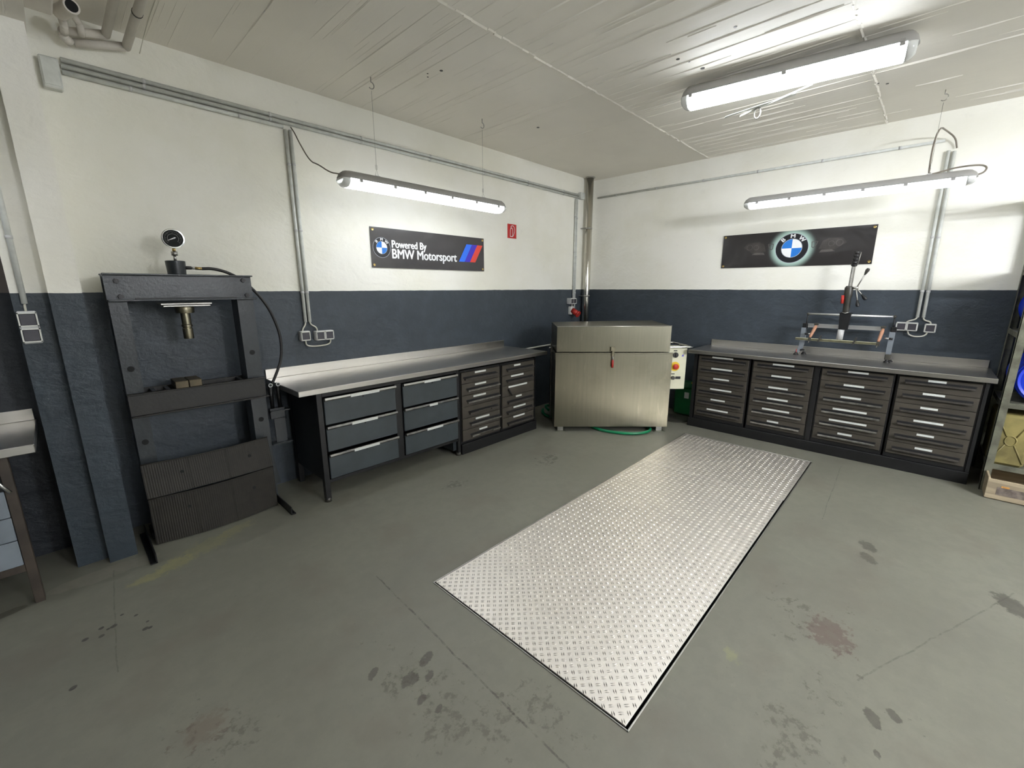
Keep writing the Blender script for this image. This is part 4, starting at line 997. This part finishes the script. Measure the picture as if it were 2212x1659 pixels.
# ribbed rubber guards
def sheet(name, x0, x1, ztop, zbot, ytop, ybot, sag, label, holes, seed):
    random.seed(seed)
    t = thing(name, ((x0+x1)/2, ybot, zbot), label, 'rubber mat')
    g = MB(); n = 116; rows = 10; th = .005
    def Pt(u, v, lift=0.0):
        x_ = x0+(x1-x0)*u; z = ztop+(zbot-ztop)*v+.012*math.sin(PI*u)*-1*(1-v)*1.0
        y = ytop+(ybot-ytop)*v-sag*math.sin(PI*min(1, u*1.0))*(.35+.65*v)
        return (x_, y-lift, z)
    vs = []
    for j in range(rows+1):
        for i in range(n+1): vs.append(Pt(i/n, j/rows, .0016 if i % 2 else 0))
    m0 = len(vs)
    for j in range(rows+1):
        for i in range(n+1): vs.append(Pt(i/n, j/rows, -th))
    fs = []
    for j in range(rows):
        for i in range(n):
            a = j*(n+1)+i; fs.append((a, a+n+1, a+n+2, a+1)); b = m0+a; fs.append((b, b+1, b+n+2, b+n+1))
    for i in range(n):
        fs.append((i, i+1, m0+i+1, m0+i)); a = rows*(n+1)+i; fs.append((a+1, a, m0+a, m0+a+1))
    for j in range(rows):
        a = j*(n+1); fs.append((a+n+1, a, m0+a, m0+a+n+1)); a = j*(n+1)+n; fs.append((a, a+n+1, m0+a+n+1, m0+a))
    g._add(vs, fs); g.build('sheet', M_MAT, t)
    for u, v in holes:
        c = Vector(Pt(u, v, .002)); g = MB().cyl(c+Vector((0, .003, 0)), c-Vector((0, .0018, 0)), .0105, n=12).build('bolt_hole', M_BLACK2, t)
    for u in (.33, .62):
        q_ = MB(); q_.tube([Pt(u, k/6, .0025) for k in range(7)], .0018, 5).build('seam', M_MAT, t)
    g = MB().tube([Pt(k/12, .012, .002) for k in range(13)], .004, 6).build('hem', M_MAT, t)
sheet('rubber_guard', .203, .898, .520, .318, 3.262, 3.205, .020, 'upper ribbed brown rubber guard hanging below the press', ((.27, .42), (.81, .46)), 3)
sheet('rubber_guard', .205, .900, .312, .006, 3.218, 3.225, .045, 'lower ribbed brown rubber guard reaching the floor under the press', ((.27, .34), (.80, .36)), 4)
g = MB().hexa([(.905, 3.29, .14), (.960, 3.29, .14), (.960, 3.295, .14), (.905, 3.295, .14), (.905, 3.28, .44), (.918, 3.28, .44), (.918, 3.285, .44), (.905, 3.285, .44)]).build('guard_flap', M_PRESS); tag(g, 'narrow dark flap sticking out right of the rubber guards', 'flap')

# ------------------------------------------------------------------ parts washer (steel machine) in the corner, turned 45 degrees
e_ = Vector((.68705, -.72661, 0)); n_ = Vector((.72661, .68705, 0)); o_ = Vector((3.593, 2.783, 0))
XM = Matrix(((e_.x, n_.x, 0, o_.x), (e_.y, n_.y, 0, o_.y), (0, 0, 1, 0), (0, 0, 0, 1)))
t = thing('parts_washer', XM @ Vector((.62, .35, 0)), 'big brushed steel parts washer standing across the room corner', 'parts washer')
bd = MB(XM); D = .70
bd.box(0, 1.242, 0, D, .055, .868, .002); bd.build('body', M_STEEL_V, t)
MB(XM).box(-.004, 1.246, -.006, .012, .862, .878, .002).build('body_rim', MATS['brushed_steel'], t)
ld = MB(XM)
ld.hexa([(.012, .012, .885), (1.213, .012, .885), (1.213, D-.02, .885), (.012, D-.02, .885), (.012, .012, 1.150), (1.213, .012, 1.158), (1.213, D-.02, 1.170), (.012, D-.02, 1.150)])
ld.build('lid', M_STEEL_V, t)
MB(XM).tube([(.010, .010, 1.152), (1.215, .010, 1.160)], .0035, 6).build('lid_edge', M_STEEL_X, t)
for (u, v) in ((.04, .02), (1.13, .02), (.04, .60), (1.13, .60)):
    l = MB(XM).box(u, u+.062, v, v+.05, .006, .056).build('leg', M_ZINC, t)
    MB(XM).box(u-.025, u+.087, v-.03, v+.07, 0, .006).build('foot_plate', M_RACK, l)
la = MB(XM).box(.582, .628, -.012, .012, .895, .940, .002).build('latch', MATS['worn_steel'], t)
MB(XM).box(.590, .618, -.026, -.006, .840, .905, .004).build('latch_hook', MATS['worn_steel'], la)
MB(XM).cyl((.604, -.018, .842), (.604, -.020, .800), .006, n=8).build('latch_rod', M_ZINC, la)
MB(XM).cyl((.604, -.020, .802), (.604, -.021, .722), .0115, n=12).build('grip', M_RED, la)
# hinge side fittings on the left
MB(XM).box(-.03, -.004, .30, .36, .84, .90, .003).build('hinge', M_TOOLD, t)
MB(XM).cyl((-.045, .33, .885), (.0, .33, .885), .010, n=10).build('hinge_pin', M_ZINC, t)
MB(XM).box(-.024, -.012, .31, .34, .06, .95).build('side_rail', M_TOOLD, t)
MB(XM).box(-.006, .0, .02, .28, .80, .862).build('side_ledge', M_STEEL_V, t)
# control box
cb = MB(XM).box(1.245, 1.515, .30, .56, .412, .885, .004).build('control_box', M_BOXW, t)
def cbp(px, z): return px, z
MB(XM).cyl((1.385, .300, .808), (1.385, .285, .808), .030, n=20).build('selector_knob', M_BLACK, cb)
MB(XM).box(1.380, 1.390, .275, .285, .785, .831).build('knob_grip', M_BLACK, cb)
MB(XM).cyl((1.388, .300, .676), (1.388, .296, .676), .054, n=28).build('stop_plate', M_YEL, cb)
MB(XM).lathe([(.020, 0), (.022, .012), (.030, .016), (.031, .026), (.022, .034), (.008, .037)], (1.392, .296, .676), (0, -1, 0), 22).build('stop_button', M_RED, cb)
MB(XM).cyl((1.375, .300, .545), (1.375, .282, .545), .021, n=16).build('key_switch', M_TOOLD, cb)
MB(XM).box(1.405, 1.462, .2965, .300, .530, .560).build('name_plate', M_BLACK, cb)
MB(XM).box(1.362, 1.402, .2965, .300, .852, .862).build('name_plate', M_BLACK, cb)
MB(XM).box(1.355, 1.392, .2965, .300, .585, .595).build('name_plate', M_BLACK, cb)
MB(XM)._add([(1.455, .2985, .79), (1.478, .2985, .79), (1.484, .2985, .835), (1.474, .2985, .810), (1.462, .2985, .812)], [(0, 1, 2, 3, 4)]).build('sticker', mat('violet_print', (110, 100, 190), .5, 0, .05), cb)
# tube handle round the lid
MB(XM).tube([(1.20, .24, .905), (1.50, .24, .905), (1.552, .26, .905), (1.556, .30, .905), (1.50, .62, .905), (1.46, .655, .905), (1.20, .655, .905)], .013, 10, smooth_path=1).build('tube_handle', M_CHROME, t)
# hoses under it
o = MB().tube([(4.10, 2.75, .018), (3.95, 2.50, .018), (3.96, 2.30, .018), (4.05, 2.12, .018), (4.17, 2.02, .018), (4.32, 2.00, .018), (4.42, 2.08, .018), (4.50, 2.3, .018)], .016, 10, smooth_path=2).build('green_hose', M_HOSE); tag(o, 'green garden hose looping on the floor under the parts washer', 'hose')
o = MB().tube([(4.15, 3.40, .02), (4.02, 3.30, .02), (3.93, 3.14, .02), (3.96, 3.06, .03), (4.10, 3.05, .04), (4.18, 3.14, .06), (4.10, 3.28, .11), (4.0, 3.25, .12), (3.95, 3.15, .10)], .016, 10, smooth_path=2).build('green_hose', M_HOSE); tag(o, 'green hose coil on the floor left of the parts washer', 'hose')
t = thing('green_canister', (5.24, 2.00, 0), 'green canister on the floor between parts washer and right worktop', 'canister')
g = MB(); g.box(5.17, 5.33, 1.90, 2.13, 0.012, .36, .02); loft(g, [[(5.25+(.08*k)*c, 2.015+(.115*k)*s_, z) for c, s_ in ((-1, -1), (1, -1), (1, 1), (-1, 1))] for k, z in ((1, .35), (.92, .40), (.6, .425))]); g.build('shell', M_GREEN, t)
MB().cyl((5.20, 1.935, .40), (5.20, 1.925, .43), .011, n=10).build('cap', M_YEL, t)
MB().box(5.167, 5.170, 1.945, 2.00, .225, .30).build('sticker', M_GREYPL, t)
o = MB().lathe([(.12, 0), (.165, .002), (.17, .010), (.16, .014), (.02, .016)], (4.98, 2.02, 0), (0, 0, 1), 32).build('drain_lid', M_TOOLD); tag(o, 'flat round grey lid on the floor beside the green canister', 'lid')

# ------------------------------------------------------------------ valve spring tool on the right worktop
t = thing('cylinder_head_stand', (5.22, .52, ZT+.008), 'grey cylinder head work stand with a lever column on the right worktop', 'workshop tool')
xt = 5.22; WZ = ZT+.008
MB().cyl((xt, .857, 1.293), (xt, .199, 1.291), .0105, n=12).build('top_rail', M_BRIGHT, t)
for y_ in (.857, .199):
    MB().cyl((xt, y_, 1.300), (xt-.004, y_+(.004 if y_ > .5 else -.004), 1.160), .0055, n=8).build('rail_post', M_BLACK, t)
    MB().sphere((xt, y_, 1.293), .014).build('rail_knob', M_TOOLD, t)
g = MB(); g.box(xt-.006, xt+.012, .261, .846, 1.160, 1.198, .002); g.box(xt-.012, xt-.006, .261, .846, 1.190, 1.198); g.build('middle_rail', M_BRIGHT, t)
MB().box(xt-.10, xt-.085, .284, .921, 1.036, 1.060, .003).build('front_rail', M_RAIL, t)
# two grey legs: upright blade that bends to a foot
g = MB(); g.prism([(-.020, .30), (.018, .30), (.020, .16), (.004, .07), (-.020, .045), (-.048, .035), (-.048, .062), (-.030, .075), (-.022, .12)], (xt-.030, .872, WZ-.025), (0, -1, 0), (0, 0, 1), (.055, 0, 0)); g.build('leg', M_TOOLG, t)
g = MB(); g.prism([(-.018, .30), (.022, .30), (.018, .09), (.012, .075), (-.014, .075), (-.018, .10)], (xt-.030, .196, WZ-.025), (0, -1, 0), (0, 0, 1), (.055, 0, 0)); g.build('leg', M_TOOLG, t)
for y_ in (.868, .190):
    MB().box(xt-.02, xt+.03, y_-.02, y_+.02, 1.145, 1.20, .004).build('leg_head', M_BLACK, t)
for (x_, y_) in ((5.17, .905), (5.25, .852), (5.17, .196), (5.25, .180)):
    MB().cyl((x_, y_, WZ+.02), (x_, y_, WZ+.055), .004, n=8).build('foot_screw', M_RED if y_ > .9 else M_ZINC, t)
    MB().lathe([(.024, 0), (.024, .006), (.014, .016), (.012, .026)], (x_, y_, WZ), (0, 0, 1), 12).build('foot_pad', M_RUBBER, t)
MB().lathe([(.02, 0), (.021, .012), (.008, .018)], (5.20, .862, WZ+.055-.012), (0, 0, 1), 8).build('star_knob', M_BLACK, t)
MB().box(5.16, 5.21, .172, .215, WZ+.024, WZ+.075, .004).build('foot_block', M_TOOLD, t)
# wooden handled clamps
for (ya, yb) in ((.772, .800), (.262, .276)):
    a = Vector((xt-.03, ya, 1.180)); b = Vector((xt-.10, yb, 1.068))
    MB().tube([a, a*.8+b*.2, a*.2+b*.8, b], .013, 10, rs=[.011, .0145, .0135, .010]).build('clamp_handle', M_WOOD, t)
    MB().box(xt-.04, xt+.016, ya-.018, ya+.018, 1.186, 1.206, .003).build('clamp_jaw', M_TOOLD, t)
    MB().cyl(b, b+Vector((-.004, .006, -.055)), .004, n=8).build('clamp_screw', M_ZINC, t)
    MB().box(xt-.106, xt-.080, yb-.012, yb+.012, 1.030, 1.066, .002).build('clamp_shoe', M_TOOLD, t)
    s_ = 1 if ya > .5 else -1
    MB().cyl((xt-.055, ya+s_*.022, 1.10), (xt-.055, ya+s_*.062, 1.098), .007, n=8).build('side_screw', M_CHROME, t)
    MB().cyl((xt-.055, ya+s_*.055, 1.098), (xt-.055, ya+s_*.080, 1.096), .010, n=8).build('side_knob', M_BLACK, t)
for y_ in (.728, .455):
    MB().hexa([(xt-.112, y_+.010, 1.028), (xt-.078, y_+.010, 1.028), (xt-.078, y_-.006, 1.028), (xt-.112, y_-.006, 1.028), (xt-.112, y_-.016, 1.096), (xt-.100, y_-.016, 1.096), (xt-.100, y_-.026, 1.096), (xt-.112, y_-.026, 1.096)]).build('stop_plate', M_TOOLD, t)
# column: foot clamp, dark body, ribbed screw, black grip
g = MB(); g.hexa([(xt-.04, .590, 1.155), (xt-.04, .520, 1.155), (xt+.03, .520, 1.155), (xt+.03, .590, 1.155), (xt-.04, .600, 1.315), (xt-.04, .510, 1.315), (xt+.03, .510, 1.315), (xt+.03, .600, 1.315)]); g.build('column_clamp', M_BLACK, t)
MB().cyl((xt-.02, .572, 1.060), (xt-.02, .568, 1.155), .026, n=16).build('spring_cup', M_GREYPL, t)
MB().cyl((xt-.02, .575, 1.040), (xt-.02, .575, 1.060), .020, n=12).build('cup_tip', M_BLACK, t)
MB().lathe([(.024, 0), (.027, .02), (.027, .14), (.032, .15), (.034, .19), (.033, .235), (.022, .25)], (xt-.015, .556, 1.315), (0, .03, 1), 18).build('column_body', M_TOOLD, t)
MB().tube([(xt-.03, .592+.0*k, 1.318) for k in range(2)] if False else [(xt-.045, .585, 1.320), (xt-.05, .558, 1.312), (xt-.045, .532, 1.320)], .004, 6).build('circlip', M_ZINC, t)
prof = []
for k in range(22): z = k*.0088; prof += [(.0145, z), (.0165, z+.0044)]
MB().lathe(prof, (xt-.015, .556, 1.552), (0, -.01, 1), 14).build('ribbed_screw', M_ZINC, t)
prof = [(.018, 0), (.024, .006), (.024, .016), (.018, .02)]
for k in range(4): z = .022+k*.030; prof += [(.016, z), (.0235, z+.008), (.0235, z+.019), (.016, z+.027)]
MB().lathe(prof, (xt-.015, .553, 1.742), (0, -.06, 1), 16).build('grip', M_RUBBER, t)
MB().tube([(xt-.03, .525, 1.760), (xt-.03, .514, 1.868)], .003, 6).build('grip_rib', M_ZINC, t)
def lever(a, b, kr, m2):
    a, b = Vector(a), Vector(b); d = (b-a).normalized()
    l = MB().cyl(a, b, .0055, n=10).build('lever', M_ZINC, t)
    MB().lathe([(.006, -.01), (.012, .012), (.0165, .035), (.012, .050), (.003, .053)], b, d, 12).build('lever_knob', m2, l)
MB().cyl((xt-.03, .530, 1.545), (xt-.03, .492, 1.548), .012, n=12).build('pivot', M_ZINC, t)
lever((xt-.03, .503, 1.553), (xt-.04, .458, 1.672), 1, M_TOOLD)
lever((xt-.035, .505, 1.535), (xt-.06, .480, 1.425), 1, M_BLACK)
lever((xt-.025, .500, 1.535), (xt-.02, .455, 1.480), 1, M_BLACK)
MB().cyl((xt-.035, .598, 1.478), (xt-.035, .594, 1.402), .012, n=12).build('red_grip', M_RED, t)

# ------------------------------------------------------------------ galvanised rack with drums, can and crate
t = thing('storage_rack', (5.1, -.95, 0), 'galvanised storage rack at the right edge beside the worktop', 'rack')
YR0, YR1 = -.505, -1.75
def angle_post(x, y, sx, sy):
    g = MB(); g.box(x, x+sx*.045, y, y+sy*.004, 0, 2.35); g.box(x, x+sx*.004, y, y+sy*.045, 0, 2.35)
    o = g.build('post', M_RACK, t)
    k = MB()
    for z in (.25, .68, .95, 1.20): k.cyl((x-.001*sx, y+sy*.022, z), (x-.004*sx, y+sy*.022, z), .006, n=6)
    k.build('bolt', M_RACK, o)
for (x, y, sx, sy) in ((4.79, YR0, 1, -1), (5.375, YR0, -1, -1), (4.79, YR1, 1, 1), (5.375, YR1, -1, 1)): angle_post(x, y, sx, sy)
for z in (.205, .688, 1.205, 1.665, 2.2):
    MB().box(4.794, 4.800, YR1, YR0-.004, z-.020, z+.020, .001).build('shelf_beam', M_RACK, t)
    MB().box(5.360, 5.366, YR1, YR0-.004, z-.020, z+.020, .001).build('shelf_beam', M_RACK, t)
    MB().box(4.80, 5.36, YR0-.010, YR0-.004, z-.020, z+.020, .001).build('shelf_side', M_RACK, t)
    MB().box(4.80, 5.36, YR1+.01, YR0-.012, z+.008, z+.014).build('shelf', M_RACK, t)
def drum(y, z, r, x0, x1, label):
    t = thing('plastic_drum', ((x0+x1)/2, y, z-r), label, 'drum')
    L = x1-x0
    MB().lathe([(r*.90, 0), (r*.97, .004), (r, .015), (r, .03), (r*.985, .04), (r*.985, L*.32), (r*1.0, L*.35), (r*.985, L*.38), (r*.985, L*.9), (r, L*.93), (r, L-.01), (r*.9, L)], (x0, y, z), (1, 0, 0), 40).build('shell', M_BLUE, t)
    MB().lathe([(r*.82, -.001), (r*.90, -.006), (r*.93, -.002), (r*.90, .004)], (x0, y, z), (1, 0, 0), 40).build('rim', M_BLUE, t)
    MB().cyl((x0-.012, y-.08, z+.06), (x0+.002, y-.08, z+.06), .03, n=18).build('bung', M_BLUE, t)
drum(-.735, .702+.188, .187, 4.86, 5.34, 'blue plastic drum lying on the middle shelf of the rack')
drum(-.715, 1.219+.188, .187, 4.90, 5.34, 'blue plastic drum lying on the upper shelf of the rack')
t = thing('embossed_can', (5.0, -.60, .219), 'olive metal can embossed with a ring and cross on low shelf', 'can')
cx0, cy0, cy1, cz0, cz1 = 4.815, -.512, -.70, .220, .615
MB().box(cx0, 5.25, cy1, cy0, cz0, cz1, .018).build('shell', M_CAN, t)
ym, zm = (cy0+cy1)/2, (cz0+cz1)/2
MB().tube([(cx0-.001, ym+.030*math.cos(k*PI/8), zm+.038*math.sin(k*PI/8)) for k in range(16)], .005, 6, closed=True).build('embossed_ring', M_CAN, t)
for sy_, sz_ in ((1, 1), (1, -1), (-1, 1), (-1, -1)):
    MB().tube([(cx0-.001, ym+sy_*.024, zm+sz_*.032), (cx0-.001, ym+sy_*.083, zm+sz_*.165)], .005, 6).build('embossed_rib', M_CAN, t)
MB().box(cx0-.002, cx0+.01, cy1+.01, cy0-.01, cz1-.035, cz1-.027).build('seam', M_CAN, t)
t = thing('wooden_crate', (4.80, -.82, 0), 'shallow worn wooden crate on the floor under the rack', 'crate')
MB().box(4.615, 4.628, -1.12, -.522, .008, .158, .002).build('front_board', M_CRATE, t)
MB().box(5.05, 5.063, -1.12, -.522, .008, .158, .002).build('back_board', M_CRATE, t)
MB().box(4.628, 5.05, -.535, -.522, .008, .165, .002).build('side_board', M_CRATE, t)
MB().box(4.628, 5.05, -1.12, -1.107, .008, .165, .002).build('side_board', M_CRATE, t)
MB().box(4.628, 5.05, -1.107, -.535, 0.0, .010).build('base_board', M_CRATE, t)
MB().box(4.6135, 4.615, -.74, -.575, .045, .105).build('faded_print', M_CRATEPR, t)
MB().box(4.613, 4.6135, -.635, -.595, .105, .118).build('faded_print', M_CRATEOR, t)
